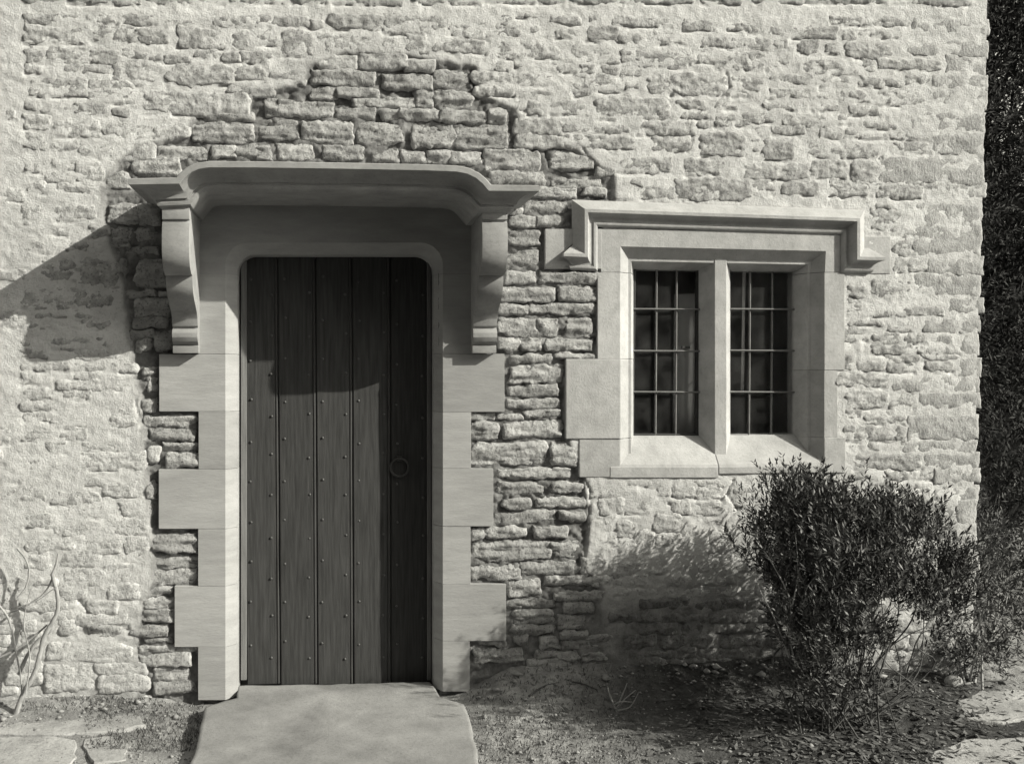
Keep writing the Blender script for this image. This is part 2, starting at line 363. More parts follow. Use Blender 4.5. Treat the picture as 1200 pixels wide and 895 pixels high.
# courses that fill what was not traced (behind the bush, the print's margins)
rnd = random.Random(3)
fill = []
y = -70.0
while y < 850:
    hgt = rnd.uniform(14, 26) if y < 672 else rnd.uniform(9, 15)
    x = -110.0 + rnd.uniform(0, 40)
    while x < 1130:
        wd = rnd.uniform(28, 95) if y < 672 else rnd.uniform(18, 62)
        edge = 1163 - (y - 0) * 0.0255
        r = (x, y + rnd.uniform(-2, 2), min(x + wd, edge), y + hgt - rnd.uniform(0, 3))
        if r[2] - r[0] > 14 and not hits(r, keep) and not hits(r, stones, 0.5):
            k = 'c' if (r[0] < 260 and r[1] > 120) else 'f'
            if r[0] > 600 and r[1] > 560: k = 'g' if r[1] > 690 and r[0] < 1010 else 'c'  # bush-shadow zone: dirty stones with shade put into their colour
            fill.append(r + (k,))
        x += wd + rnd.uniform(5, 12)
    y += hgt + (rnd.uniform(4, 8) if y < 672 else rnd.uniform(2, 4))

# the area whose joints are raked out and dark (photograph pixels)
PATCH = [(168, 830), (160, 760), (182, 690), (176, 600), (168, 520), (162, 470), (158, 420), (150, 390), (150, 345), (140, 300), (120, 262), (122, 212), (152, 185), (178, 168), (222, 158), (224, 132), (296, 122), (300, 108), (358, 100), (370, 78), (420, 66), (520, 74), (556, 78), (560, 112), (602, 126), (606, 160), (634, 164), (690, 184), (722, 208), (716, 236), (705, 262), (705, 330), (700, 420), (664, 425), (664, 514), (684, 560), (690, 600), (682, 668), (706, 690), (698, 730), (676, 760), (690, 800), (680, 860), (615, 860)]
def inside(px, pz, poly):
    c = np.zeros(px.shape, dtype=bool)
    n = len(poly)
    for i in range(n):
        x1, y1 = poly[i]; x2, y2 = poly[(i + 1) % n]
        if y1 == y2: continue
        t = ((y1 > pz) != (y2 > pz)) & (px < (x2 - x1) * (pz - y1) / (y2 - y1) + x1)
        c ^= t
    return c
def blur(a, n):
    for _ in range(n):
        b = np.pad(a, 1, mode='edge')
        a = (b[:-2, 1:-1] + b[2:, 1:-1] + b[1:-1, :-2] + b[1:-1, 2:] + 2 * b[1:-1, 1:-1]) / 6
    return a

# ---- mortar bed: one relief sheet
xa, _ = XZ(-110, 440); xb, _ = XZ(1152, 200)
_, za = XZ(500, 860); _, zb = XZ(500, -75)
ST = 0.0072
nx = int((xb - xa) / ST); ny = int((zb - za) / ST)
gx = np.linspace(xa, xb, nx); gz = np.linspace(za, zb, ny)
X, Z = np.meshgrid(gx, gz)
def topix(X, Z, Y=0.0):
    rt = np.array(rot.transposed())
    D = np.stack([X - CAM.x, np.full_like(X, Y) - CAM.y, Z - CAM.z], -1) @ rt.T
    return PPX + F * D[..., 0] / -D[..., 2], PPY - F * D[..., 1] / -D[..., 2]
PXg, PYg = topix(X, Z)
wx = PXg + 7 * fbm(X * 14, Z * 14, 5, 3); wy = PYg + 7 * fbm(X * 14, Z * 14, 9, 3)
ins = inside(wx, wy, PATCH).astype(float)
rake = blur(ins, 2)
lowr = np.clip((PYg - 672) / 30, 0, 1) * np.clip((PXg - 690) / 60, 0, 1)
rake = rake * (1 - 0.6 * lowr)
dirt = blur((blur(ins, 4) > 0.04).astype(float), 2)
base = np.clip((PYg - 640) / 160, 0, 1) * (0.5 + 0.5 * fbm(X * 5, Z * 5, 31, 3))       # softer, dirtier mortar near the ground
stain = np.clip(1 - np.hypot((PXg - 425) / 130, (PYg - 80) / 45), 0, 1) * 0.9
H = 0.0035 * fbm(X * 8, Z * 10, 2, 3) + 0.0030 * fbm(X * 28, Z * 34, 4, 3) + 0.0012 * fbm(X * 90, Z * 95, 6, 2)
H += 0.0022 * fbm(X * 60, Z * 64, 7, 3) + 0.003 * np.clip(fbm(X * 2.2, Z * 16, 8, 3), -1, 1)
Hr = -0.0165 + 0.019 * fbm(X * 24, Z * 34, 12, 5) + 0.006 * fbm(X * 80, Z * 80, 14, 2)
H = H * (1 - rake) + Hr * rake
H -= base * 0.010 * (0.6 + fbm(X * 20, Z * 26, 33, 3))
def groove(pts, wdt=1.2, dep=0.010):
    global H
    for (x1, y1), (x2, y2) in zip(pts, pts[1:]):
        dx, dy = x2 - x1, y2 - y1; l2 = dx * dx + dy * dy
        jx = PXg + 2.5 * fbm(X * 40, Z * 40, 51, 2); jy = PYg + 2.5 * fbm(X * 40, Z * 40, 52, 2)
        t = np.clip(((jx - x1) * dx + (jy - y1) * dy) / l2, 0, 1)
        d = np.hypot(jx - x1 - t * dx, jy - y1 - t * dy)
        H -= dep * np.exp(-(d / wdt) ** 2)
for g in ([(852, 85), (854, 103), (838, 126)], [(818, 145), (812, 160), (805, 178)], [(1063, 216), (1080, 216), (1080, 223)], [(860, 562), (853, 580), (866, 596), (850, 615), (852, 650)],
          [(783, 590), (800, 603)], [(770, 626), (800, 626)], [(788, 565), (788, 582), (818, 584)], [(685, 520), (682, 556), (693, 575), (689, 610), (684, 668)], [(160, 470), (165, 500)],
          [(140, 436), (166, 436)], [(90, 700), (116, 735), (150, 738)], [(1070, 318), (1150, 322)], [(1046, 292), (1060, 300)], [(75, 660), (110, 655)], [(186, 415), (186, 485)], [(185, 550), (184, 620)], [(233, 484), (234, 549)], [(204, 690), (204, 757)],
          [(552, 80), (556, 100), (566, 118)], [(599, 132), (600, 165)], [(640, 170), (644, 195)], [(684, 175), (700, 195)]):
    groove(g)
# open, shadowed joints that run brokenly along the undersides of the flush stones
gate = np.clip(fbm(X * 16, Z * 30, 53, 3) * 2.2 + 0.25, 0, 1)
jit = 2.2 * fbm(X * 30, Z * 30, 54, 3)
for q in stones + fill:
    if q[4] not in 'fcg': continue
    p_, _ = XZ(q[0] - 2, q[3]); p2, _ = XZ(q[2] + 2, q[3]); _, z_ = XZ(q[0], q[3])
    i0, i1 = np.searchsorted(gx, [p_, p2]); j0, j1 = np.searchsorted(gz, [z_ - 0.03, z_ + 0.02])
    if i1 - i0 < 2 or j1 - j0 < 2: continue
    w_ = (slice(j0, j1), slice(i0, i1))
    H[w_] -= (0.010 if q[4] == 'f' else 0.007) * np.exp(-((PYg[w_] + jit[w_] - q[3] - 2.2) / 1.7) ** 2) * gate[w_]
dead = inside(PXg, PYg, [(266, 250), (514, 250), (514, 830), (268, 830)]) | inside(PXg, PYg, [(722, 282), (975, 288), (970, 552), (718, 552)])
dead |= PXg > 1157 - PYg * 0.0255 + 2.5 * fbm(X * 9, Z * 9, 3, 2)
V = np.stack([X, -H, Z], -1).reshape(-1, 3)
Q = grid_quads(nx, ny)
dq = dead.ravel()
Q = Q[~(dq[Q].any(axis=1))]
me = mesh_np('mortar', V, Q)
at = me.attributes.new('rake', 'FLOAT', 'POINT')
at.data.foreach_set('value', np.clip(np.maximum(rake, dirt * (0.75 + 0.5 * fbm(X * 12, Z * 12, 44, 3))) + 0.45 * base + 0.9 * np.clip((PYg - 655 + 30 * fbm(X * 4, Z * 4, 57, 3)) / 60, 0, 1) * np.clip((PXg - 650) / 50, 0, 1) * np.clip((1040 - PXg) / 60, 0, 1) * (0.85 + 0.5 * fbm(X * 14, Z * 14, 58, 3)) + stain * 0.55, 0, 1).ravel().astype(np.float32))  # lower-right term: dirty mortar darkened further as painted bush shade
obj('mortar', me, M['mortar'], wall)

def stone_geo(r, kind, seed):
    x0, z1 = XZ(r[0], r[1]); x1, _ = XZ(r[2], r[1]); _, z0 = XZ((r[0] + r[2]) / 2, r[3]); _, z1 = XZ((r[0] + r[2]) / 2, r[1])
    rs = np.random.RandomState(seed)
    grow = {'g': 0.009, 'f': 0.010, 'c': 0.011, 'r': 0.006, 'q': 0.009}[kind]
    x0 -= grow; z0 -= grow; z1 += grow
    x1 += grow if kind != 'q' else rs.uniform(-0.010, 0.010)
    wdt, hgt = x1 - x0, z1 - z0
    cx, cz = (x0 + x1) / 2, (z0 + z1) / 2
    st = {'g': 0.0066, 'r': 0.0058, 'f': 0.0066, 'c': 0.0075, 'q': 0.0085}[kind]
    nx = max(6, int(wdt / st)); ny = max(5, int(hgt / st))
    u = np.linspace(-1, 1, nx); v = np.linspace(-1, 1, ny)
    if kind in 'rq':                                    # crowd the rows to the rim for a crisp arris
        u = np.sign(u) * (1 - (1 - np.abs(u)) ** 1.25); v = np.sign(v) * (1 - (1 - np.abs(v)) ** 1.25)
    U, Vv = np.meshgrid(u, v)
    rc = {'g': 0.14, 'r': 0.09, 'f': 0.16, 'c': 0.16, 'q': 0.02}[kind] * rs.uniform(0.5, 1.4)
    sk = rs.uniform(-0.06, 0.06, 4) * (1 if kind != 'q' else 0.1)
    xs = U * wdt / 2 * (1 - rc * Vv ** 4 * min(1, hgt / wdt * 1.6)) + sk[0] * Vv * hgt
    zs = Vv * hgt / 2 * (1 - rc * U ** 4 + sk[1] * U) + sk[2] * 0.35 * U * hgt
    wob = {'g': 0.018, 'r': 0.016, 'f': 0.016, 'c': 0.016, 'q': 0.012}[kind]
    ex = np.maximum(np.abs(U), np.abs(Vv)) ** 2
    wx_, wz_ = cx + xs, cz + zs
    xs = xs + wob * ex * fbm(wx_ * 22 + seed, wz_ * 22, 21, 3)
    zs = zs + wob * ex * fbm(wx_ * 22, wz_ * 22 + seed, 22, 3)
    if kind == 'r':
        zs = zs + 0.006 * ex * fbm(wx_ * 75, wz_ * 75, 23, 2); xs = xs + 0.006 * ex * fbm(wx_ * 75, wz_ * 75, 24, 2)
    wx_, wz_ = cx + xs, cz + zs
    e = np.minimum((1 - np.abs(U)) * wdt / 2, (1 - np.abs(Vv)) * hgt / 2)
    ridged = 1 - np.abs(fbm(wx_ * 26, wz_ * 38, seed % 97, 4)) * 2
    lay = fbm(wx_ * 7, wz_ * 60, seed % 89, 3)
    fine = fbm(wx_ * 70, wz_ * 75, seed % 83, 2)
    tx, tz = rs.uniform(-0.05, 0.05, 2)
    if kind == 'r':
        fac = np.full_like(xs, 1.0)
        for _ in range(5):                               # split faces: the lowest of a few tilted planes
            fac = np.minimum(fac, rs.uniform(-0.001, 0.008) + rs.uniform(-0.13, 0.13) * xs / max(0.06, wdt) * 0.14 + rs.uniform(-0.35, 0.35) * zs)
        h = -0.011 + rs.uniform(-0.006, 0.006) + 0.011 * (1 - np.exp(-e / 0.0035)) + fac + 0.008 * fbm(wx_ * 24, wz_ * 52, seed % 97, 5) + 0.011 * lay + 0.009 * fbm(wx_ * 9, wz_ * 14, seed % 71, 2) + 0.003 * fbm(wx_ * 95, wz_ * 110, seed % 59, 2)
        back = -0.05
    elif kind == 'q':
        h = -0.003 + rs.uniform(-0.002, 0.002) + 0.005 * (1 - np.exp(-e / 0.010)) + 0.007 * fbm(wx_ * 20, wz_ * 26, seed % 91, 4)
        back = -0.30
    else:
        b0 = {'f': 0.0026, 'c': 0.0018, 'g': 0.0050}[kind]
        h = b0 + rs.uniform(-0.002, 0.002) - 0.0085 * np.exp(-e / 0.009) + 0.0070 * fbm(wx_ * 34, wz_ * 55, seed % 97, 5) + 0.003 * fbm(wx_ * 120, wz_ * 130, seed % 61, 2) + 0.004 * lay + (tx * xs + tz * zs) * 0.5
        back = -0.035
    h = np.clip(h, -0.04, 0.03)
    V = np.stack([xs, -h, zs], -1).reshape(-1, 3)
    ring = np.concatenate([np.arange(nx), np.arange(1, ny) * nx + nx - 1, (ny - 1) * nx + np.arange(nx - 2, -1, -1), np.arange(ny - 2, 0, -1) * nx])
    Vb = V[ring].copy(); Vb[:, 1] = -back
    n0 = len(V)
    k = len(ring)
    i = np.arange(k); j = (i + 1) % k
    Qs = np.stack([ring[i], n0 + i, n0 + j, ring[j]], 1)
    return np.vstack([V, Vb]), np.vstack([grid_quads(nx, ny), Qs]), (cx, 0, cz)

MK = {'g': M['grime_shade'], 'f': M['flush'], 'c': M['coated'], 'r': M['patch'], 'q': M['quoin']}
NM = {'f': 'rubble_stone', 'c': 'limewashed_stone', 'r': 'raked_stone', 'q': 'quoin_stone'}
infill = {'f': [], 'c': [], 'r': [], 'g': []}
cnt = {'f': 0, 'c': 0, 'r': 0, 'q': 0}
order = sorted(range(n_traced), key=lambda i: -(stones[i][2] - stones[i][0]) * (stones[i][3] - stones[i][1]))
for i in order:
    r = stones[i]; k = r[4]
    if r[2] - r[0] < 6: continue
    Vs, Qs, c = stone_geo(r, k, i + 11)
    cnt[k] += 1
    if cnt[k] > 295 and k in infill:
        infill[k].append((Vs + np.array(c), Qs)); continue
    obj(NM[k], mesh_np(NM[k], Vs, Qs), MK[k], wall, c)
for n, r in enumerate(fill):
    Vs, Qs, c = stone_geo(r, r[4], 5000 + n)
    infill[r[4]].append((Vs + np.array(c), Qs))
def join(lst):
    off = 0; VV = []; QQ = []
    for a, b in lst:
        VV.append(np.asarray(a)); QQ.append(np.asarray(b) + off); off += len(a)
    return np.vstack(VV), np.vstack(QQ)
for k, nm in (('f', 'rubble_infill'), ('c', 'limewashed_infill'), ('r', 'raked_infill'), ('g', 'grime_shade_infill')):
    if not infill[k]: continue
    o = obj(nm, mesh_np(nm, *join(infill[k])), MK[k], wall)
    o['kind'] = 'stuff'
# return wall round the corner, wall top, and the dark core behind the face
bm = bmesh.new()
def box(bm, a, b):
    m = [(a[0], a[1], a[2]), (b[0], a[1], a[2]), (b[0], b[1], a[2]), (a[0], b[1], a[2])]
    prism(bm, m, [(p[0], p[1], b[2]) for p in m])
cxr = P(1138, 500).x
box(bm, (cxr - 0.4, 0.30, -0.3), (cxr - 0.03, 5.0, zb))
box(bm, (cxr - 0.25, 0.05, -0.3), (cxr - 0.035, 0.31, zb - 0.02))
obj('side_wall', bm_mesh('side_wall', bm), M['mortar'], wall)

# ================================================================ DOORWAY
dw = thing('stone_doorway', 'dressed pale ashlar doorway with chamfered round-cornered opening and long-and-short jambs', 'doorway', P(394, 815))
CH_L, CH_LI, CH_R, CH_RI = 264.5, 277.5, 518.5, 509.5
FD, CD, BD = 0.012, -0.045, -0.20
def plan_block(plan, y0, y1, bevel=0.0014, name='jamb_stone', m=None, parent=None):
    A = []; B = []
    for px, d in plan:
        a = P(px, y0 + 0.12); b = P(px, y1 - 0.12)
        A.append((a.x, -d, a.z)); B.append((b.x, -d, b.z))
    bm = bmesh.new(); prism(bm, A, B)
    me = bm_mesh(name, bm, bevel)
    return obj(name, me, m, parent)
rj = random.Random(4)
for x, a, b in BLOCKS_DOOR_L:
    f = FD + rj.uniform(-0.002, 0.002)
    plan_block([(x, f), (CH_L, f), (CH_LI, CD), (CH_LI, BD), (x, BD)], a, b, m=M['ashlar'], parent=dw)
for x, a, b in BLOCKS_DOOR_R:
    f = FD + rj.uniform(-0.002, 0.002)
    plan_block([(x, f), (CH_R, f), (CH_RI, CD), (CH_RI, BD), (x, BD)], a, b, m=M['ashlar'], parent=dw)
plan_block([(232, FD), (CH_L, FD), (CH_LI, CD), (CH_LI, BD), (232, BD)], 321, 415, m=M['ashlar'], parent=dw)
plan_block([(554, FD), (CH_R, FD), (CH_RI, CD), (CH_RI, BD), (554, BD)], 321, 414.5, m=M['ashlar'], parent=dw)
# lintel with the rounded corners cut in it
def arch(xl, xr, yt, rad, yb, n=8):
    pts = [(xl, yb)]
    for i in range(n + 1):
        q = math.pi / 2 * i / n
        pts.append((xl + rad - rad * math.cos(q), yt + rad - rad * math.sin(q)))
    for i in range(n + 1):
        q = math.pi / 2 * i / n
        pts.append((xr - rad + rad * math.sin(q), yt + rad - rad * math.cos(q)))
    pts.append((xr, yb))
    return pts
inn = arch(CH_LI, CH_RI, 297, 21, 321); out = arch(CH_L, CH_R, 285, 26, 321)
top = []
for x, yy in out:
    if x < 285 and yy > 300: top.append((232, yy if yy > 320 else 300))
    elif x > 498 and yy > 300: top.append((554, yy if yy > 320 else 300))
    else: top.append((x, 236))
def fixtop(t):
    n = len(t)
    res = []
    for i, (x, yy) in enumerate(t): res.append((x, yy))
    return res
n = len(out)
top = [(232 + (554 - 232) * max(0, min(1, (i - 3) / (n - 7))), 321 if i in (0, n - 1) else (300 if i in (1, n - 2) else (262 if i in (2, n - 3) else 236))) for i in range(n)]
pt = lambda q, d: (P(*q).x, -d, P(*q).z)
bm = bmesh.new()
strips(bm, [[pt(q, BD) for q in top], [pt(q, FD) for q in top], [pt(q, FD) for q in out], [pt(q, CD) for q in inn], [pt(q, BD) for q in inn]])
obj('lintel', bm_mesh('lintel', bm, 0.0, 'auto'), M['ashlar'], dw)

# ================================================================ DOOR
DD = -0.13
door = thing('plank_door', 'dark vertical plank door studded with iron nails, half in the hood shadow', 'door', P(394, 800, DD))
edges = [286.5, 326.5, 370.5, 413.2, 457.5, 503.5]
def plank(x0, x1, y0, y1, t):
    """front with small bevels and a bead down the right edge"""
    a = P(x0, 500, DD).x + 0.0012; b = P(x1, 500, DD).x - 0.0012
    zt = P((x0 + x1) / 2, y0, DD).z; zb_ = P((x0 + x1) / 2, y1, DD).z
    f = -DD - t
    prof = [(a, f + 0.03), (a, f + 0.005), (a + 0.005, f), (b - 0.016, f), (b - 0.014, f + 0.004), (b - 0.012, f + 0.001), (b - 0.007, f - 0.001), (b - 0.002, f + 0.002), (b, f + 0.006), (b, f + 0.03)]
    bm = bmesh.new()
    nz = 30
    rows = []
    for i in range(nz + 1):
        z = zb_ + (zt - zb_) * i / nz
        wv = 0.0012 * math.sin(i * 0.5 + x0) + random.uniform(-0.0004, 0.0004)
        rows.append([(px, py + wv, z) for px, py in prof])
    strips(bm, rows)
    bm.faces.new([bm.verts.new(p) for p in rows[0]]); bm.faces.new([bm.verts.new(p) for p in rows[-1]])
    return bm_mesh('plank', bm)
for i in range(5):
    obj('plank', plank(edges[i], edges[i + 1], 290, 801, [0.0, 0.002, 0.001, 0.0025, 0.0][i]), M['wood'], door)
# frame strips at the jambs
for x0, x1 in ((279.5, 286.3), (503.8, 508.5)):
    plan_block([(x0, -0.108), (x1, -0.112), (x1, -0.19), (x0, -0.19)], 300, 806, 0.002, 'frame_strip', M['strip'], door)
# studs: two staggered rows on each plank
bm = bmesh.new()
bmesh.ops.create_uvsphere(bm, u_segments=8, v_segments=5, radius=0.0062)
for v_ in bm.verts: v_.co.y *= 0.75
stud_me = bm_mesh('stud', bm, smooth=True)
stud_me.materials.append(M['stud'])
rs_ = random.Random(9)
for i in range(5):
    a, b = edges[i], edges[i + 1]
    for side, xo, y00 in ((0, a + 7.5, 470 + (0, -1, -2, 0, 2)[i]), (1, b - 8.2, 486.5 + (0, 0, -1, -1, 1)[i])):
        yy = y00 - 3 * 47.3
        while yy < 795:
            if yy > 318:
                p = P(xo + rs_.uniform(-0.8, 0.8), yy + rs_.uniform(-2.5, 2.5), DD)
                o = bpy.data.objects.new('stud', stud_me); C.objects.link(o); o.parent = door
                o.location = Vector((p.x, -DD - 0.0015, p.z)) - door.location
            yy += 47.3
# ring handle
hp = P(468, 538, DD)
bm = bmesh.new()
box(bm, (hp.x - 0.012, -DD - 0.010, hp.z - 0.008), (hp.x + 0.012, -DD - 0.001, hp.z + 0.016))
rose = obj('handle_plate', bm_mesh('handle_plate', bm, 0.003), M['iron'], door)
ringp = [(hp.x + 0.041 * math.sin(2 * math.pi * k / 24), -DD - 0.014, hp.z - 0.036 + 0.041 * math.cos(2 * math.pi * k / 24)) for k in range(25)]
Vt, Qt = tube_geo(ringp, [0.0052] * 25, 8)
rg = obj('handle_ring', mesh_np('handle_ring', Vt, Qt), M['iron'], door)
# dark lobby behind the door edges
bm = bmesh.new()
a, b = P(255, 500, -0.2), P(535, 500, -0.2)
box(bm, (a.x, 0.205, -0.1), (b.x, 0.25, P(394, 232).z))
obj('lobby_back', bm_mesh('lobby_back', bm), M['plaster'], dw)

# ================================================================ DOOR HOOD
HD = 0.405
hood = thing('door_hood', 'moulded stone door hood with raised centre carried on two scrolled brackets', 'door hood', P(394, 240))
path = [(150, 209), (206, 208), (208.5, 205), (213, 200.3), (221, 194.6), (231, 190.7), (244, 188.8), (300, 189), (400, 190.5), (500, 192.5), (536, 194), (550, 196.8), (562, 202.8), (570.5, 210), (576, 216.5), (632, 217)]
pw = [P(x, y_, HD) for x, y_ in path]
pw = [Vector((p.x, p.z)) for p in pw]
prof = [(0.012, -0.030), (HD - 0.02, -0.003), (HD - 0.003, 0.0), (HD, 0.003), (HD, 0.024), (HD - 0.003, 0.026), (0.388, 0.027), (0.375, 0.031), (0.362, 0.038), (0.351, 0.048), (0.345, 0.058), (0.343, 0.068),
        (0.336, 0.069), (0.336, 0.074), (0.334, 0.075), (0.336, 0.081), (0.332, 0.091), (0.322, 0.098), (0.312, 0.101), (0.305, 0.102), (0.012, 0.102)]
def offset_path(pts, n, ends=True):
    res = []
    for i, p in enumerate(pts):
        t0 = (pts[i] - pts[i - 1]).normalized() if i > 0 else None
        t1 = (pts[i + 1] - pts[i]).normalized() if i < len(pts) - 1 else None
        if t0 is None: t0 = t1
        if t1 is None: t1 = t0
        n0 = Vector((t0.y, -t0.x)); n1 = Vector((t1.y, -t1.x))
        b_ = (n0 + n1)
        b_ = b_ / max(0.35, b_.dot(n0)) 
        res.append(p + b_ * n)
    return res
rows = []
for d, n_ in prof:
    q = offset_path(pw, n_)
    sh = 1.3 * max(0, HD - max(d, 0.31))
    q[0] = Vector((q[0].x + sh, q[0].y)); q[-1] = Vector((q[-1].x - sh, q[-1].y))
    if d < 0.3: pass
    row = [(q[0].x, -0.008, q[0].y)] + [(p.x, -d, p.y) for p in q] + [(q[-1].x, -0.008, q[-1].y)]
    rows.append(row)
bm = bmesh.new()
strips(bm, rows)
bmesh.ops.remove_doubles(bm, verts=bm.verts, dist=0.0002)
hm = bm_mesh('cornice', bm, 0, 'auto')
obj('cornice', hm, M['hood'], hood)
BP = [(258, 0.318), (271, 0.318), (271.5, 0.308), (273.5, 0.308), (274.5, 0.316), (288, 0.325), (300, 0.326), (311, 0.320), (319, 0.306), (325, 0.284), (328.5, 0.262), (329.5, 0.228), (334, 0.228), (341, 0.222), (348, 0.208), (354, 0.184),
      (359, 0.155), (364, 0.122), (369, 0.096), (375, 0.080), (383, 0.072), (384, 0.062), (386, 0.062), (387, 0.073), (391, 0.080), (396, 0.080), (401, 0.070), (404, 0.056), (405, 0.050), (406, 0.057), (414, 0.057)]
def bracket(x0, x1):
    bm = bmesh.new()
    A = []; B = []
    pf = [(BP[0][0], 0.008)] + BP + [(BP[-1][0], 0.008)]
    for yy, d in pf:
        a = P(x0, yy); b = P(x1, yy)
        A.append((a.x, -d, a.z)); B.append((b.x, -d, b.z))
    prism(bm, A, B)
    return bm_mesh('bracket', bm, 0.0015, 'auto')
for x0, x1 in ((205, 234.5), (551.5, 579)):
    obj('bracket', bracket(x0, x1), M['hood'], hood)

# ================================================================ WINDOW
win = thing('stone_window', 'two-light stone mullioned window with iron glazing bars, right of the doorway', 'window', P(845, 560))
A_ = [(726.5, 319), (726.5, 289), (967, 294.5), (966, 319)]
Bw = [(739, 319), (739, 301.5), (955, 305.5), (954, 319)]
B2 = [(742.6, 319), (742.6, 305), (951.4, 309), (950.4, 319)]
Cw = [(750.5, 319), (750.5, 312.8), (943, 315.8), (942, 319)]
Tw = [(704, 319), (704, 269), (985, 272.5), (988, 319)]
FW, BWd, CWd, KW = 0.006, -0.034, -0.10, -0.16
bm = bmesh.new()
strips(bm, [[pt(q, KW) for q in Tw], [pt(q, FW) for q in Tw], [pt(q, FW) for q in A_], [pt(q, BWd) for q in Bw], [pt(q, BWd) for q in B2], [pt(q, CWd) for q in Cw], [pt(q, KW) for q in Cw]])
obj('window_lintel', bm_mesh('window_lintel', bm), M['frame'], win)
def jl(x, f=FW): return [(x, f), (726.3, f), (739, BWd), (742.6, BWd), (750.5, CWd), (750.5, KW), (x, KW)]
def jr(x, f=FW): return [(x, f), (965.5, f), (954, BWd), (950.4, BWd), (942, CWd), (942, KW), (x, KW)]
plan_block(jl(700), 319.4, 420.5, 0.0018, 'window_jamb', M['frame'], win)
plan_block(jl(662.5, 0.011), 420.5, 514, 0.004, 'window_jamb', M['frame'], win)
plan_block(jl(678.5), 514, 559, 0.004, 'window_jamb', M['frame'], win)
plan_block(jr(989), 319.4, 433.5, 0.0018, 'window_jamb', M['frame'], win)
plan_block(jr(981, 0.004), 433.5, 512.5, 0.0018, 'window_jamb', M['frame'], win)
plan_block(jr(990), 512.5, 553.5, 0.0018, 'window_jamb', M['frame'], win)
plan_block([(828.5, CWd), (841, BWd + 0.003), (854.5, BWd + 0.003), (866.5, CWd), (866.5, -0.118), (828.5, -0.118)], 296, 540, 0.002, 'mullion', M['frame'], win)
for x0, x1, yb_ in ((714.5, 841.0, 559.5), (841.8, 965.8, 555)):
    bm = bmesh.new()
    sp = [(yb_, -0.02), (yb_, 0.008), (547.5, 0.008), (544, 0.003), (512, -0.095), (511, -0.17), (yb_, -0.17)]
    ra = []; rb = []
    for yy, d in sp:
        k_ = 1.0
        a = P(x0, yy); b = P(x1, yy - (2 if x0 > 800 else 0))
        ra.append((a.x, -d, a.z)); rb.append((b.x, -d, b.z))
    prism(bm, ra, rb)
    obj('sill', bm_mesh('sill', bm, 0.003), M['frame'], win)
# broken pale mortar in the sill joint
# casements: bars and panes
GD = -0.112
def casement(cx0, cx1, vxs, hys, y0, y1, frame):
    cs = thing('casement', '', 'x', P((cx0 + cx1) / 2, y1, GD))
    for k in ('label', 'category'):
        del cs[k]
    cs.parent = win
    wl = cs.location.copy(); cs.location = wl - win.location
    def add(nm, me, m):
        o = bpy.data.objects.new(nm, me); C.objects.link(o); me.materials.append(m); o.parent = cs; o.location = -wl
        return o
    def pole(a, b, r, nm, m, k=6):
        V_, Q_ = tube_geo([a, (Vector(a) + Vector(b)) / 2, b], [r, r, r], k)
        add(nm, mesh_np(nm, V_, Q_), m)
    for vx in vxs: pole(P(vx + 1.5, y0 - 4, GD + 0.006), P(vx, y1 + 3, GD + 0.006), 0.0048, 'glazing_bar', M['lead'])
    for hy in hys: pole(P(cx0 - 5, hy, GD + 0.015), P(cx1 + 4, hy + 0.5, GD + 0.015), 0.0048, 'glazing_bar', M['lead'])
    if frame:
        for q0, q1 in (((cx0 + 1.5, y0), (cx0 - 0.5, y1)), ((cx1 - 1.5, y0), (cx1 - 2, y1)), ((cx0, y0 + 1), (cx1, y0 + 2)), ((cx0, y1 - 1), (cx1, y1 - 1))):
            a = P(q0[0], q0[1], GD); b = P(q1[0], q1[1], GD)
            bm = bmesh.new()
            if abs(a.x - b.x) < 0.1: prism(bm, [(a.x - 0.009, a.y - 0.012, a.z), (a.x + 0.009, a.y - 0.012, a.z), (a.x + 0.009, a.y + 0.012, a.z), (a.x - 0.009, a.y + 0.012, a.z)], [(b.x - 0.009, b.y - 0.012, b.z), (b.x + 0.009, b.y - 0.012, b.z), (b.x + 0.009, b.y + 0.012, b.z), (b.x - 0.009, b.y + 0.012, b.z)])
            else: prism(bm, [(a.x, a.y - 0.010, a.z - 0.009), (a.x, a.y - 0.010, a.z + 0.009), (a.x, a.y + 0.010, a.z + 0.009), (a.x, a.y + 0.010, a.z - 0.009)], [(b.x, b.y - 0.010, b.z - 0.009), (b.x, b.y - 0.010, b.z + 0.009), (b.x, b.y + 0.010, b.z + 0.009), (b.x, b.y + 0.010, b.z - 0.009)])
            add('casement_frame', bm_mesh('casement_frame', bm, 0.002), M['iron'])
    xs = [cx0 - 1] + vxs + [cx1 + 1]; ys = [y0 - 1] + hys + [y1 + 1]
    for i in range(len(xs) - 1):
        for j in range(len(ys) - 1):
            bm = bmesh.new()
            t = [random.uniform(-0.0025, 0.0025) for _ in range(4)]
            qs = [P(xs[i], ys[j], GD), P(xs[i + 1], ys[j], GD), P(xs[i + 1], ys[j + 1], GD), P(xs[i], ys[j + 1], GD)]
            prism(bm, [(q.x, q.y + e, q.z) for q, e in zip(qs, t)], [(q.x, q.y + 0.003 + e, q.z) for q, e in zip(qs, t)])
            add('pane', bm_mesh('pane', bm), M['glass'])
casement(740.5, 819, [768, 791.5], [362, 411, 459], 312, 511, True)
lt = P(803, 407, GD + 0.012)
bm = bmesh.new()
box(bm, (lt.x - 0.018, lt.y - 0.008, lt.z - 0.006), (lt.x + 0.022, lt.y + 0.004, lt.z + 0.006))
obj('casement_latch', bm_mesh('casement_latch', bm, 0.002), M['iron'], win)
casement(852.5, 929, [877.5, 903.5], [362, 410.5, 459], 316, 509, False)
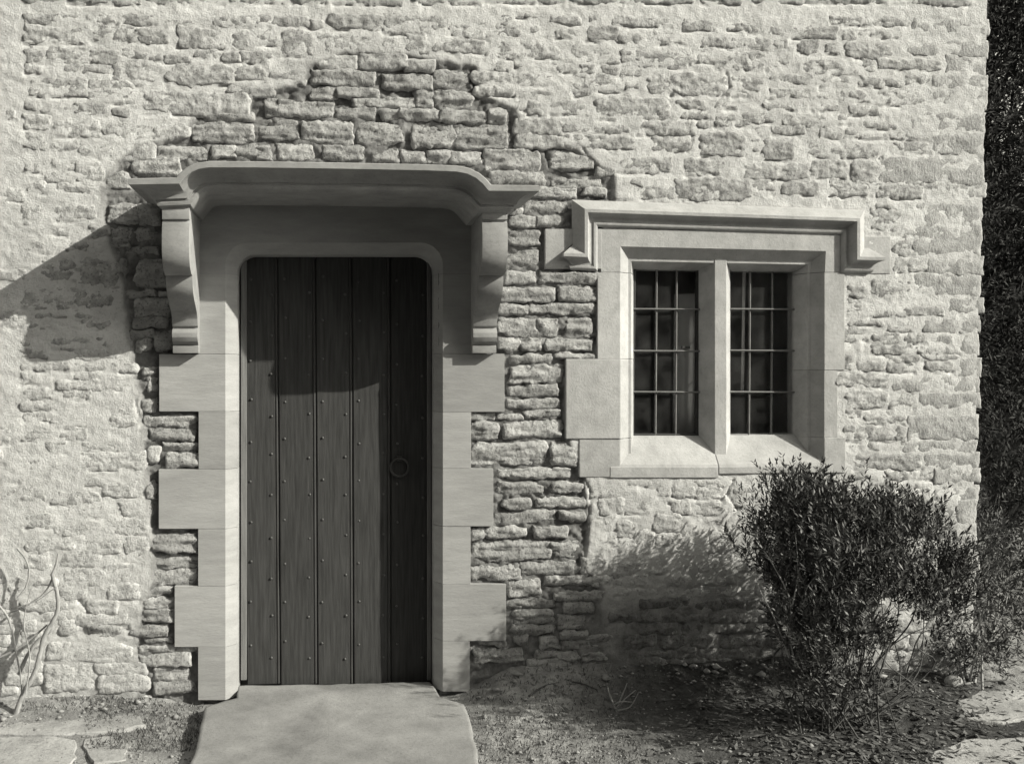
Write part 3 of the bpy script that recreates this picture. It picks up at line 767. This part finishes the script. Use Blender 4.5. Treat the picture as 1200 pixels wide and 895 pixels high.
# dim room behind the window
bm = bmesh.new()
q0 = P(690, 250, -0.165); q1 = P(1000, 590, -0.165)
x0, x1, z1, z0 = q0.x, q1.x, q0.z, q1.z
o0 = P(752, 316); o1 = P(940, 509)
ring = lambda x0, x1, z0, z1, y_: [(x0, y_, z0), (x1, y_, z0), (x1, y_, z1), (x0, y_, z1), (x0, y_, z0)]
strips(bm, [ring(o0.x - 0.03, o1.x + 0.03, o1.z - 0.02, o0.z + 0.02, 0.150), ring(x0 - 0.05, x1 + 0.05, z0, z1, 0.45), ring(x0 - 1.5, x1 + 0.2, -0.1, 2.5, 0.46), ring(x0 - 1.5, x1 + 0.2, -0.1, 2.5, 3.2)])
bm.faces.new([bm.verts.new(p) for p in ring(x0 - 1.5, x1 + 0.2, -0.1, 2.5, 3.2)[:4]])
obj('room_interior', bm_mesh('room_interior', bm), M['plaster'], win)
# pale hanging seen edge-on behind the left light, and a narrow pale strip in the right light
def hanging(x0, y0, x1, y1, z0, z1, label, wv):
    n_ = 14
    rows = []
    nx_, ny_ = -(y1 - y0), (x1 - x0)
    for k in range(5):
        z = z0 + (z1 - z0) * k / 4
        rows.append([(x0 + (x1 - x0) * i / n_ + nx_ * wv * math.sin(i * 1.1), y0 + (y1 - y0) * i / n_ + ny_ * wv * math.sin(i * 1.1), z) for i in range(n_ + 1)])
    bm = bmesh.new()
    strips(bm, rows)
    bmesh.ops.solidify(bm, geom=bm.faces[:], thickness=0.004)
    o = obj('curtain', bm_mesh('curtain', bm, smooth=True), M['curtain'])
    tag(o, label, 'curtain')
hanging(1.752, 0.208, 1.665, 0.268, P(805, 520, -0.26).z, P(805, 345, -0.26).z, 'pale sunlit curtain seen edge-on behind the left window panes', 0.012)
hanging(1.957, 0.1185, 1.943, 0.1215, P(873, 458, -0.145).z, P(873, 318, -0.145).z, 'thin pale upright strip behind the right window panes', 0.0)

# label mould over the window
lab = thing('hood_mould', 'square stone hood mould over the window with dropped ends and turned stops', 'hood mould', P(845, 262))
LD = 0.046
lp = [(660.5, 296), (684.5, 297), (684.5, 244.5), (1008, 255.5), (1008, 300.5), (1037, 301)]
lw = [Vector((P(x, y_, LD).x, P(x, y_, LD).z)) for x, y_ in lp]
lprof = [(0.0, -0.045), (LD - 0.004, -0.002), (LD, 0.002), (LD, 0.016), (LD - 0.004, 0.018), (0.036, 0.020), (0.024, 0.026), (0.015, 0.034), (0.010, 0.044), (0.009, 0.050), (0.016, 0.052), (0.016, 0.058), (0.012, 0.066), (0.006, 0.072), (0.0, 0.072)]
def seg(i0, cut0, cut1, nm):
    pass
rows = []
for d, n_ in lprof:
    q = offset_path(lw, n_)
    # mitred ends: profile turns back to the wall
    q[0] = Vector((q[0].x + (LD - d) * 1.2, q[0].y)); q[-1] = Vector((q[-1].x - (LD - d) * 1.2, q[-1].y))
    rows.append([(q[0].x, -0.0, q[0].y)] + [(p.x, -d - 0.004, p.y) for p in q] + [(q[-1].x, 0.0, q[-1].y)])
bm = bmesh.new()
strips(bm, rows)
bmesh.ops.remove_doubles(bm, verts=bm.verts, dist=0.0002)
obj('moulding', bm_mesh('moulding', bm, 0, 'auto'), M['frame'], lab)
plan_block([(638.5, 0.008), (705, 0.008), (705, -0.1), (638.5, -0.1)], 268.5, 315.5, 0.003, 'stop_block', M['frame'], lab)
plan_block([(986, 0.003), (1043, 0.003), (1043, -0.1), (986, -0.1)], 277, 321, 0.003, 'stop_block', M['frame'], lab)

# ================================================================ GROUND
def ground_h(X, Y):
    d = -Y
    pxx, _ = topix(X, np.zeros_like(X), 0.0)
    bank = np.where(pxx < 300, 0.055 * np.clip((230 - pxx) / 60, 0, 1), 0.13 * np.clip((pxx - 540) / 60, 0, 1) * np.clip((1130 - pxx) / 200, 0.25, 1))
    h = -0.05 + bank * np.exp(-np.maximum(d, 0) / 0.17)
    near = np.exp(-(np.hypot(X - 1.2, Y + 0.6) / 6) ** 2)
    h = h + near * (0.018 * fbm(X * 5, Y * 5, 61, 3) + 0.008 * fbm(X * 22, Y * 22, 62, 3) + 0.004 * fbm(X * 60, Y * 60, 63, 2)) + (1 - near) * 0.05 * fbm(X * 0.5, Y * 0.5, 64, 2)
    return h
def axis(a, b, st, lo, hi):
    mid = np.arange(a, b, st)
    l = a - np.cumsum(st * 1.25 ** np.arange(1, 60)); l = l[l > lo][::-1]
    r_ = b + np.cumsum(st * 1.25 ** np.arange(1, 60)); r_ = r_[r_ < hi]
    return np.concatenate([[lo], l, mid, r_, [hi]])
ax = axis(-1.75, 3.6, 0.014, -80, 80); ay = axis(-1.15, 0.1, 0.014, -80, 80)
XX, YY = np.meshgrid(ax, ay)
HH = ground_h(XX, YY)
go = obj('ground', mesh_np('ground', np.stack([XX, YY, HH], -1).reshape(-1, 3), grid_quads(len(ax), len(ay))), M['soil'])
hm_px, hm_py = topix(XX, np.zeros_like(XX), 0.0)
hum_shade = np.clip((XX - 1.0) / 0.5 + 0.35 * fbm(XX * 4, YY * 4, 91, 3), 0, 1) * np.clip((3.15 - XX) / 0.3, 0, 1)  # dark humus, with the bush's ground shadow painted into the soil colour
ga = go.data.attributes.new('humus_shade', 'FLOAT', 'POINT'); ga.data.foreach_set('value', hum_shade.ravel().astype(np.float32))
go['kind'] = 'structure'
M['added_lawn'] = mat('added_lawn', 0.035, 0.065, 3, bump=0.6, bscale=30, bdist=0.02)  # unseen dark grass added to cut light bounced up under the hood
lx = axis(-4, 6, 0.25, -79, 79); ly = np.concatenate([-axis(1.32, 8, 0.25, 1.32, 79)[::-1][:-1], []])
LX, LY = np.meshgrid(lx, ly)
lo = obj('added_lawn', mesh_np('added_lawn', np.stack([LX, LY, ground_h(LX, LY) + 0.03 + 0.01 * fbm(LX * 3, LY * 3, 70, 2)], -1).reshape(-1, 3), grid_quads(len(lx), len(ly))), M['added_lawn'])
lo['kind'] = 'structure'
# unseen wood added behind the camera to block low sky and darken the doorway
fx = np.linspace(-26, 15, 140); fs = np.linspace(0, 1, 70)
FX, FS = np.meshgrid(fx, fs)
hh = 11.5 + 2.0 * fbm(FX * 0.22, FX * 0 + 3, 81, 3)
FZ = np.where(FS < 0.6, FS / 0.6 * hh, hh * (1 - 0.25 * (FS - 0.6) / 0.4)); FYY = -13.0 - np.where(FS < 0.6, 1.5 * (FS / 0.6) ** 3, 1.5 + 7 * (FS - 0.6) / 0.4)
lump = 1.3 * fbm(FX * 0.5, FZ * 0.5, 82, 4) + 0.5 * fbm(FX * 2, FZ * 2, 83, 3)
wood = obj('added_far_wood', mesh_np('added_far_wood', np.stack([FX, FYY + lump, FZ - 0.3], -1).reshape(-1, 3), grid_quads(140, 70)), M['hedge'])
wood['kind'] = 'stuff'
def gh(x, y_): return float(ground_h(np.array([x]), np.array([y_]))[0])

def slab_obj(name, pix, ztop, thick, m, label, cat, seed, group=None, bump=0.006, rough_edge=0.012):
    """stone slab whose outline is given in pixels, laid level"""
    pts = [G(x, y_, ztop) for x, y_ in pix]
    out_ = []
    for i, p in enumerate(pts):
        q = pts[(i + 1) % len(pts)]
        m_ = max(1, int((q - p).length / 0.03))
        for k in range(m_):
            out_.append(p.lerp(q, k / m_))
    c = sum(out_, Vector()) / len(out_)
    ar = np.array([(p.x, p.y) for p in out_])
    ar = ar + rough_edge * np.stack([fbm(ar[:, 0] * 18, ar[:, 1] * 18, seed, 3), fbm(ar[:, 0] * 18, ar[:, 1] * 18, seed + 5, 3)], 1)
    VV = []; fr_ = [1.0, 0.992, 0.97, 0.9, 0.75, 0.55, 0.3, 0.1]
    n_ = len(ar)
    VV.append(np.c_[ar, np.full(n_, ztop - thick)])
    for f_ in fr_:
        a = (ar - [c.x, c.y]) * f_ + [c.x, c.y]
        z = ztop + bump * fbm(a[:, 0] * 7, a[:, 1] * 7, seed + 9, 3) + bump * 0.4 * fbm(a[:, 0] * 30, a[:, 1] * 30, seed + 7, 2) - (0.006 if f_ == 1.0 else 0)
        VV.append(np.c_[a, z])
    V_ = np.vstack(VV + [np.array([[c.x, c.y, ztop]])])
    QQ = []
    for r_ in range(len(fr_)):
        for i in range(n_):
            j = (i + 1) % n_
            QQ.append((r_ * n_ + i, r_ * n_ + j, (r_ + 1) * n_ + j, (r_ + 1) * n_ + i))
    last = len(fr_) * n_
    for i in range(n_): QQ.append((last + i, last + (i + 1) % n_, len(V_) - 1, len(V_) - 1))
    me = bpy.data.meshes.new(name)
    me.from_pydata([tuple(v_) for v_ in V_], [], [tuple(dict.fromkeys(q)) for q in QQ])
    me.polygons.foreach_set('use_smooth', np.ones(len(me.polygons), dtype=bool))
    o = obj(name, me, m)
    tag(o, label, cat, group)
    return o
slab_obj('doorstep', [(279, 803), (504, 798), (511, 805), (516, 817), (545, 825), (549, 836), (553, 850), (558, 874), (563, 900), (568, 925), (212, 925), (228, 880), (240, 828), (262, 820), (277, 817)], 0.0, 0.10, M['slab'], 'large worn flat doorstep slab in front of the plank door', 'doorstep', 3, rough_edge=0.006)
slab_obj('paving_stone', [(-20, 836), (40, 832), (140, 829), (168, 839), (167, 850), (120, 856), (60, 860), (-20, 858)], -0.030, 0.07, M['flag'], 'largest pale paving stone, nearest the wall left of the doorstep', 'paving stone', 21, 'paving stones left of the doorstep', rough_edge=0.03)
slab_obj('paving_stone', [(-20, 864), (60, 862), (88, 866), (92, 885), (70, 900), (-20, 905)], -0.034, 0.07, M['flag'], 'pale paving stone at the lower left edge of the photograph', 'paving stone', 22, 'paving stones left of the doorstep', rough_edge=0.03)
slab_obj('paving_stone', [(102, 864), (140, 862), (152, 872), (150, 890), (110, 895), (98, 880)], -0.036, 0.06, M['flag'], 'smallest pale paving stone half sunk in gravel, nearer the doorstep', 'paving stone', 23, 'paving stones left of the doorstep', rough_edge=0.03)
slab_obj('paving_stone', [(1120, 822), (1150, 808), (1230, 800), (1230, 836), (1175, 846), (1135, 842)], -0.040, 0.06, M['flag'], 'pale sunlit paving stone beyond the bush by the wall corner', 'paving stone', 24, 'paving stones by the wall corner', rough_edge=0.018)
slab_obj('paving_stone', [(1095, 880), (1130, 866), (1230, 862), (1230, 930), (1090, 925)], -0.040, 0.06, M['flag'], 'pale paving stone at the lower right corner below the bush', 'paving stone', 25, 'paving stones by the wall corner', rough_edge=0.018)

# pebbles and grit
rp = np.random.RandomState(5)
ico = [(0, 0, 1), (0.9, 0, 0.2), (0.25, 0.85, 0.25), (-0.75, 0.5, 0.2), (-0.7, -0.55, 0.2), (0.3, -0.85, 0.2), (0, 0, -0.6)]
ifc = [(0, 1, 2), (0, 2, 3), (0, 3, 4), (0, 4, 5), (0, 5, 1), (6, 2, 1), (6, 3, 2), (6, 4, 3), (6, 5, 4), (6, 1, 5)]
ico = np.array(ico); ifc = np.array(ifc)
def scatter(n_, fn, sz):
    VV = []; QQ = []; off = 0
    while n_ > 0:
        x, y_ = fn()
        if x is None: n_ -= 1; continue
        s = sz * rp.lognormal(0, 0.45)
        a = rp.uniform(0, 6.28)
        m_ = np.array([[math.cos(a), -math.sin(a), 0], [math.sin(a), math.cos(a), 0], [0, 0, 1]])
        q = (ico * rp.uniform(0.7, 1.25, ico.shape) * np.array([1, 0.75, 0.6]) * s) @ m_.T + np.array([x, y_, gh(x, y_) + 0.15 * s])
        VV.append(q); QQ.append(ifc + off); off += len(q); n_ -= 1
    return np.vstack(VV), np.vstack(QQ)
def on_soil():
    px_ = rp.uniform(-30, 1210); py_ = rp.uniform(790, 905)
    if 232 < px_ < 555 and py_ > 800: return None, None
    if px_ > 740 and rp.rand() < 0.6: return None, None
    p = G(px_, py_, -0.04)
    if p.y > -0.01: return None, None
    return p.x, p.y
o = obj('gravel', mesh_np('gravel', *scatter(6500, on_soil, 0.0052), smooth=False), M['pebble']); o['kind'] = 'stuff'
def foot():
    px_ = rp.uniform(-30, 1130)
    if 225 < px_ < 560: return None, None
    return P(px_, 800).x, -abs(rp.normal() * 0.10) - 0.012
o = obj('foot_rubble', mesh_np('foot_rubble', *scatter(190, foot, 0.013), smooth=False), M['pebble']); o['kind'] = 'stuff'
# dead leaves and twig litter, short weeds
def flakes(n_, fn, sz, up=0.0, tall=1.0):
    VV = []; QQ = []; off = 0
    for _ in range(n_):
        x, y_ = fn()
        if x is None: continue
        z = gh(x, y_)
        s = sz * rp.uniform(0.5, 1.4); a = rp.uniform(0, 6.28); t = rp.uniform(-0.7, 0.7)
        dx, dy = math.cos(a) * s, math.sin(a) * s
        wv = 0.28
        if tall > 1:
            q = [(x, y_, z - 0.003), (x + dy * 0.12, y_ - dx * 0.12, z), (x + dx * 0.5, y_ + dy * 0.5, z + s * tall * rp.uniform(0.5, 1)), (x - dy * 0.05, y_ + dx * 0.05, z + s * 0.4)]
        else:
            q = [(x - dx, y_ - dy, z + 0.006), (x + dy * wv, y_ - dx * wv, z + 0.008 + s * t * 0.4), (x + dx, y_ + dy, z + 0.006 + s * rp.uniform(0, 0.7)), (x - dy * wv, y_ + dx * wv, z + 0.006 - s * t * 0.2)]
        VV.append(q); QQ.append(np.arange(4) + off); off += 4
    return np.vstack(VV), np.array(QQ)
def under_bush():
    px_ = rp.normal(1000, 110); py_ = rp.uniform(790, 905)
    p = G(px_, py_, 0.0)
    return (p.x, p.y) if p.y < -0.02 else (None, None)
o = obj('leaf_litter', mesh_np('leaf_litter', *flakes(2600, under_bush, 0.02), smooth=False), M['litter']); o['kind'] = 'stuff'
def weeds_at():
    z_ = rp.rand()
    if z_ < 0.35: px_, py_ = rp.uniform(100, 238), rp.uniform(812, 870)
    elif z_ < 0.5: px_, py_ = rp.uniform(20, 170), rp.uniform(800, 832)
    else: px_, py_ = rp.uniform(545, 760), rp.uniform(785, 890)
    p = G(px_, py_, -0.01)
    return (p.x, p.y) if p.y < -0.01 else (None, None)
o = obj('short_weeds', mesh_np('short_weeds', *flakes(6000, weeds_at, 0.015, tall=1.3), smooth=False), M['grass']); o['kind'] = 'stuff'

# ================================================================ PLANTS
def sprig_geo(n_pairs, ln, leaf, rs, curl=0.15):
    """leafy shoot along +Z of length ln"""
    V_ = []; Q_ = []
    def quad(p, d, s, wd, nrm):
        k = len(V_)
        V_.extend([p, p + d * s * 0.45 + nrm * wd, p + d * s, p + d * s * 0.45 - nrm * wd]); Q_.append((k, k + 1, k + 2, k + 3))
    for i in range(n_pairs):
        t = (i + 0.5) / n_pairs
        p = np.array([curl * ln * t * t, 0, ln * t])
        for k in range(2):
            a = i * 2.4 + k * math.pi + rs.uniform(-0.5, 0.5)
            el = 0.5 + 0.5 * t + rs.uniform(-0.3, 0.3)
            d = np.array([math.cos(a) * math.cos(el), math.sin(a) * math.cos(el), math.sin(el)])
            nrm = np.cross(d, [0, 0, 1.0]); nrm /= np.linalg.norm(nrm) + 1e-6
            nrm = nrm * 0.8 + np.cross(nrm, d) * rs.uniform(-0.6, 0.6)
            quad(p, d, leaf * (1.1 - 0.4 * t) * rs.uniform(0.8, 1.2), leaf * 0.13, nrm)
    k = len(V_)                                               # the shoot's own stalk
    V_.extend([np.array([-0.0012, 0, 0]), np.array([0.0012, 0, 0]), np.array([curl * ln, 0, ln])]); Q_.append((k, k + 1, k + 2, k + 2))
    return np.array(V_), Q_
def place(lst, rs, protos, p, d, s):
    V_, Q_ = protos[rs.randint(len(protos))]
    d = np.array(d) / (np.linalg.norm(d) + 1e-9)
    a = np.cross(d, rs.normal(size=3)); a /= np.linalg.norm(a); b = np.cross(d, a)
    lst.append((V_ @ np.array([a, b, d]) * s + np.array(p), Q_))
def build_leaves(name, lst, m, parent):
    off = 0; VV = []; FF = []
    for a, q in lst:
        VV.append(a); FF.append(np.array(q) + off); off += len(a)
    V_ = np.vstack(VV); F_ = np.vstack(FF)
    F_[:, 3] = np.where(F_[:, 3] == F_[:, 2], F_[:, 3], F_[:, 3])
    quad = F_[F_[:, 3] != F_[:, 2]]
    me = mesh_np(name, V_, quad, smooth=False)
    o = obj(name, me, m, parent)
    return o

rs = np.random.RandomState(12)
protos = [sprig_geo(8, 0.10, 0.032, rs) for _ in range(6)]
longp = [sprig_geo(15, 0.18, 0.031, rs, 0.08) for _ in range(4)]
b0 = G(985, 838, 0.0)
bush = thing('evergreen_bush', 'dark leafy evergreen bush on bare twisted stems in front of the wall below the window', 'bush', (b0.x, b0.y, gh(b0.x, b0.y)))
BL = [(932, 582, 24, 0.42), (966, 590, 24, 0.46), (915, 612, 27, 0.42), (950, 612, 28, 0.40), (1000, 612, 30, 0.48), (1046, 610, 24, 0.44), (1078, 622, 20, 0.42), (1036, 642, 32, 0.48), (905, 655, 28, 0.46), (960, 645, 38, 0.42), (960, 650, 34, 0.6), (1098, 664, 24, 0.40), (1000, 672, 40, 0.52), (1058, 690, 32, 0.48),
      (925, 690, 32, 0.48), (1098, 702, 22, 0.40), (1117, 688, 13, 0.40), (975, 715, 36, 0.56), (915, 735, 22, 0.56), (878, 622, 13, 0.42), (1078, 722, 14, 0.42), (945, 755, 24, 0.62), (1000, 745, 22, 0.62), (930, 790, 18, 0.62), (965, 795, 22, 0.66), (1000, 800, 16, 0.6), (1025, 745, 14, 0.3)]
BL = [(a + (14 if a < 940 else 4), b + 5, c, d) for a, b, c, d in BL]
leaves = []
wts = np.array([b_[2] ** 2.3 for b_ in BL]); wts /= wts.sum()
core = np.array([b0.x, b0.y, 0.10])
for _ in range(3100):
    px_, py_, r_, d_ = BL[rs.choice(len(BL), p=wts)]
    c = P(px_, py_, d_ + 0.10 * rs.normal())
    v_ = rs.normal(size=3); v_ /= np.linalg.norm(v_); v_ *= (rs.rand() ** 0.45) * r_ / 262
    v_[1] *= 1.6
    p = np.array(c) + v_
    if p[1] > -0.03: continue
    d = (p - core); d /= np.linalg.norm(d)
    d = d + np.array([0, 0, 0.7]) + rs.normal(size=3) * 0.5
    place(leaves, rs, protos, p, d, rs.uniform(0.7, 1.2))
for px_, py_, n_ in ((930, 580, 16), (918, 575, 7), (962, 575, 6), (1013, 590, 7), (1030, 600, 8), (1050, 600, 8), (1085, 615, 6), (1110, 650, 9), (1125, 665, 6), (1120, 700, 8), (1100, 740, 6), (902, 592, 5), (880, 640, 4)):
    for _ in range(int(n_ * 1.8)):
        p = np.array(P(px_ + rs.normal() * 10, py_ + 18 + rs.normal() * 8, 0.36 + rs.normal() * 0.07))
        d = np.array([(px_ - 985) / 260, -0.1, 1.0]) + rs.normal(size=3) * 0.28
        place(leaves, rs, longp, p, d, rs.uniform(0.7, 1.15))
fo = build_leaves('foliage', leaves, M['leaf'], bush)
# bare stems
for i in range(48):
    px_, py_, r_, d_ = BL[rs.choice(len(BL), p=wts)]
    e = np.array(P(px_ + rs.normal() * r_ * 0.4, py_ + rs.normal() * r_ * 0.4 - 8, d_ + rs.normal() * 0.09))
    s = np.array([b0.x + rs.normal() * 0.085, min(-0.05, b0.y + rs.normal() * 0.06), 0])
    s[2] = gh(s[0], s[1]) - 0.02
    m1 = s * 0.65 + e * 0.35 + np.array([rs.normal() * 0.10, rs.normal() * 0.08, 0.03 + rs.normal() * 0.04])
    m2 = s * 0.3 + e * 0.7 + np.array([rs.normal() * 0.08, rs.normal() * 0.07, rs.normal() * 0.04])
    r0 = rs.uniform(0.0022, 0.0052)
    tube('stem', [s, m1, m2, e], r0, r0 * 0.35, M['stem'], bush, n=5, m=6, knob=0.08)
# arching bare twigs on the sunny right side and at the front
for x0, y0, pts in ((1010, 815, [(1030, 770), (1062, 745), (1085, 735)]), (1015, 812, [(1035, 760), (1048, 735), (1040, 722)]), (1018, 815, [(1050, 790), (1075, 765), (1082, 748)]), (1022, 818, [(1058, 800), (1078, 775), (1098, 742)]),
                    (1008, 810, [(1022, 770), (1030, 745), (1025, 725)]), (1060, 800, [(1068, 770), (1080, 742), (1110, 735)]), (1052, 815, [(1055, 780), (1045, 745), (1035, 730)]),
                    (960, 830, [(955, 790), (965, 740), (975, 690)]), (970, 835, [(975, 780), (968, 735), (980, 680)]), (985, 838, [(1003, 810), (1000, 760), (1005, 690)]), (925, 830, [(935, 800), (950, 790), (990, 795)]), (905, 690, [(925, 665), (945, 660), (960, 655)])):
    ps = [G(x0, y0, 0.0) if y0 > 780 else P(x0, y0, 0.5)] + [P(a, b, 0.28 + 0.2 * (a < 1000)) for a, b in pts]
    tube('stem', ps, 0.0036, 0.0016, M['stem'], bush, n=5, m=7, knob=0.06)

for x0, y0, pts in ((945, 800, [(930, 740), (925, 700), (905, 660), (895, 645)]), (960, 790, [(955, 735), (965, 690), (985, 655)]), (975, 800, [(985, 740), (975, 690), (990, 640)]), (935, 790, [(925, 735), (935, 675), (932, 625)]), (955, 770, [(950, 720), (945, 690), (975, 660), (1000, 655)]), (985, 790, [(1005, 740), (1005, 690), (1025, 650)]), (925, 770, [(908, 725), (890, 690), (885, 665)])):
    ps = [P(x0, y0, 0.62)] + [P(a, b, 0.66) for a, b in pts]
    tube('stem', ps, 0.0036, 0.0016, M['straw'], bush, n=5, m=7, knob=0.08)

# bare climber at the left margin
v0_ = G(30, 812, 0.0)
vine = thing('bare_climber', 'leafless woody climber stem leaning against the wall at the left edge', 'climbing plant', (v0_.x, -0.05, 0))
def vst(pts, r0, r1, d=0.06):
    tube('woody_stem', [P(x, y_, dd if len(q) > 2 else d) for q in pts for x, y_, dd in [(q[0], q[1], q[2] if len(q) > 2 else d)]], r0, r1, M['bark'], vine, n=7, m=6, knob=0.12)
vst([(14, 850), (26, 815), (40, 790), (47, 765), (52, 745), (62, 728), (68, 712), (67, 695), (63, 680), (61, 672)], 0.0125, 0.0075, 0.10)
vst([(61, 673), (66, 660), (68, 648)], 0.006, 0.0025, 0.10)
vst([(62, 676), (55, 690), (45, 700), (22, 714), (0, 720)], 0.004, 0.0025, 0.09)
vst([(66, 688), (58, 693), (44, 703), (20, 712)], 0.003, 0.002, 0.11)
vst([(20, 642), (30, 655), (34, 670), (30, 688), (20, 700)], 0.0045, 0.003, 0.06)
vst([(22, 790), (32, 768), (45, 750), (60, 738), (60, 730)], 0.009, 0.006, 0.05)
vst([(-5, 772), (20, 760), (40, 745), (55, 732)], 0.006, 0.004, 0.08)
vst([(-5, 705), (10, 725), (18, 760), (25, 800), (24, 830)], 0.005, 0.003, 0.09)
vst([(30, 812), (35, 770), (28, 730), (36, 690)], 0.004, 0.0015, 0.12)

# dry stalks right of the step
def stalks(base, lines, label, group=None):
    b_ = G(base[0], base[1], 0.0)
    t_ = thing('dry_weed', label, 'weed', (b_.x, b_.y, gh(b_.x, b_.y)), group)
    for ln in lines:
        d_ = -b_.y
        tube('stalk', [P(x, y_, d_ + 0.02 * k) for k, (x, y_) in enumerate(ln)], 0.0045, 0.0018, M['straw'], t_, n=5, m=4, knob=0.1)
stalks((722, 825), [[(722, 830), (729, 815), (735, 800)], [(724, 828), (733, 818), (745, 808)], [(720, 826), (726, 822), (741, 822)], [(721, 830), (715, 815), (712, 805)], [(724, 832), (738, 828), (748, 812)]], 'pale dry weed stalks low on the soil, nearest the camera right of the doorstep')
stalks((712, 800), [[(711, 808), (713, 795), (706, 778)], [(712, 806), (714, 790), (717, 775)], [(703, 806), (704, 798)]], 'upright forked dry weed by the wall at the edge of the bush shadow')
tw = tube('fallen_twig', [P(692, 838, 0.30), P(705, 836, 0.31), P(716, 829, 0.30)], 0.006, 0.003, M['stem'], None)
tag(tw, 'short dark broken twig lying on the gravel right of the doorstep', 'twig')
ru = tube('trailing_runner', [G(620, 815, 0.01), G(640, 803, 0.02), G(675, 799, 0.03), G(700, 808, 0.02)], 0.005, 0.003, M['stem'], None)
tag(ru, 'thin bare runner trailing along the foot of the wall beside the dry weeds', 'runner')

# undergrowth beyond the corner
def shrub(name, label, cx_, cy_, z0, rx, ry, rz, n_, mat_, stem_mat, ns, protos_, scale, seed, group=None, trunk=False):
    rs2 = np.random.RandomState(seed)
    base_z = gh(cx_, cy_)
    t_ = thing(name, label, 'tree' if trunk else 'shrub', (cx_, cy_, base_z), group)
    lst = []
    cl = rs2.normal(size=(26, 3)); cl /= np.linalg.norm(cl, axis=1)[:, None]; cl *= rs2.rand(26, 1) ** 0.4
    for _ in range(n_):
        c = cl[rs2.randint(26)] + rs2.normal(size=3) * 0.22
        p = np.array([cx_, cy_, z0]) + c * np.array([rx, ry, rz])
        if p[2] < base_z + 0.01: continue
        d = c + np.array([0, 0, 0.5]) + rs2.normal(size=3) * 0.6
        place(lst, rs2, protos_, p, d, scale * rs2.uniform(0.7, 1.3))
    build_leaves('crown' if trunk else 'foliage', lst, mat_, t_)
    if trunk:
        tube('trunk', [(cx_, cy_, base_z - 0.1), (cx_ + 0.05, cy_, z0 * 0.5), (cx_ - 0.05, cy_ + 0.05, z0), (cx_, cy_, z0 + rz * 0.7)], 0.11, 0.03, stem_mat, t_, n=9)
    for i in range(ns):
        c = cl[i % 26]
        e = np.array([cx_, cy_, z0]) + c * np.array([rx, ry, rz]) * 1.05
        s = np.array([cx_ + rs2.normal() * 0.04, cy_ + rs2.normal() * 0.04, base_z if not trunk else z0 * 0.6])
        mdl = (s + e) / 2 + rs2.normal(size=3) * 0.06
        tube('limb' if trunk else 'stem', [s, mdl, e], 0.03 if trunk else 0.006, 0.006 if trunk else 0.002, stem_mat, t_, n=5)
    return t_
rs = np.random.RandomState(77)
broad = [sprig_geo(6, 0.12, 0.05, rs, 0.2) for _ in range(5)]
wide = []
for _ in range(4):
    a, q = sprig_geo(8, 0.3, 0.085, rs, 0.2)
    wide.append((a, q))
ux = P(1150, 700).x
shrub('bramble_thicket', 'tangled pale-stemmed undergrowth at the foot of the wall corner', ux + 0.17, 0.22, 0.36, 0.22, 0.22, 0.36, 520, M['bramble'], M['straw'], 24, broad, 0.7, 5)
shrub('bramble_thicket', 'low leafy undergrowth between the bush and the wall corner', P(1122, 790).x, -0.10, 0.10, 0.15, 0.10, 0.12, 150, M['leaf'], M['straw'], 10, broad, 0.6, 6)
shrub('bramble_thicket', 'darker undergrowth behind the pale tangle beyond the wall corner', ux + 0.75, 0.9, 0.5, 0.5, 0.4, 0.55, 900, M['hedge'], M['straw'], 16, broad, 1.0, 8)
shrub('hedge_tree', 'dark evergreen tree nearest behind the wall corner', 4.0, 2.3, 2.2, 0.9, 0.9, 2.1, 9000, M['hedge'], M['dark_bark'], 12, wide, 0.55, 31, 'dark trees beyond the corner', True)
shrub('hedge_tree', 'taller dark tree filling the strip beyond the wall corner', 5.0, 3.6, 2.7, 1.6, 1.2, 2.8, 12000, M['hedge'], M['dark_bark'], 12, wide, 0.65, 32, 'dark trees beyond the corner', True)
shrub('hedge_tree', 'farthest dark tree behind the others beyond the wall corner', 7.2, 5.6, 3.2, 2.2, 1.5, 3.3, 10500, M['hedge'], M['dark_bark'], 12, wide, 1.3, 33, 'dark trees beyond the corner', True)
# loose pale stones at the foot of the corner
def rock(px_, py_, d_, s, label, seed):
    p = P(px_, py_, d_)
    bm = bmesh.new()
    bmesh.ops.create_icosphere(bm, subdivisions=3, radius=1.0)
    r2 = np.random.RandomState(seed)
    f_ = r2.uniform(0.7, 1.2, 3)
    for v_ in bm.verts:
        k = 1 + 0.35 * float(fbm(np.array([v_.co.x * 1.3 + seed]), np.array([v_.co.z * 1.3 + v_.co.y]), 3, 3)[0])
        v_.co = Vector((v_.co.x * s[0], v_.co.y * s[1], v_.co.z * s[2])) * k
    o = obj('loose_stone', bm_mesh('loose_stone', bm, smooth=True), M['flag'], None, p)
    tag(o, label, 'stone', 'loose stones at the wall corner')
rock(1118, 800, 0.12, (0.04, 0.035, 0.035), 'low rounded pale stone at the foot of the wall corner', 5)
rock(1112, 838, 0.30, (0.05, 0.05, 0.03), 'flat pale stone lying in front of the bush near the paving', 8)
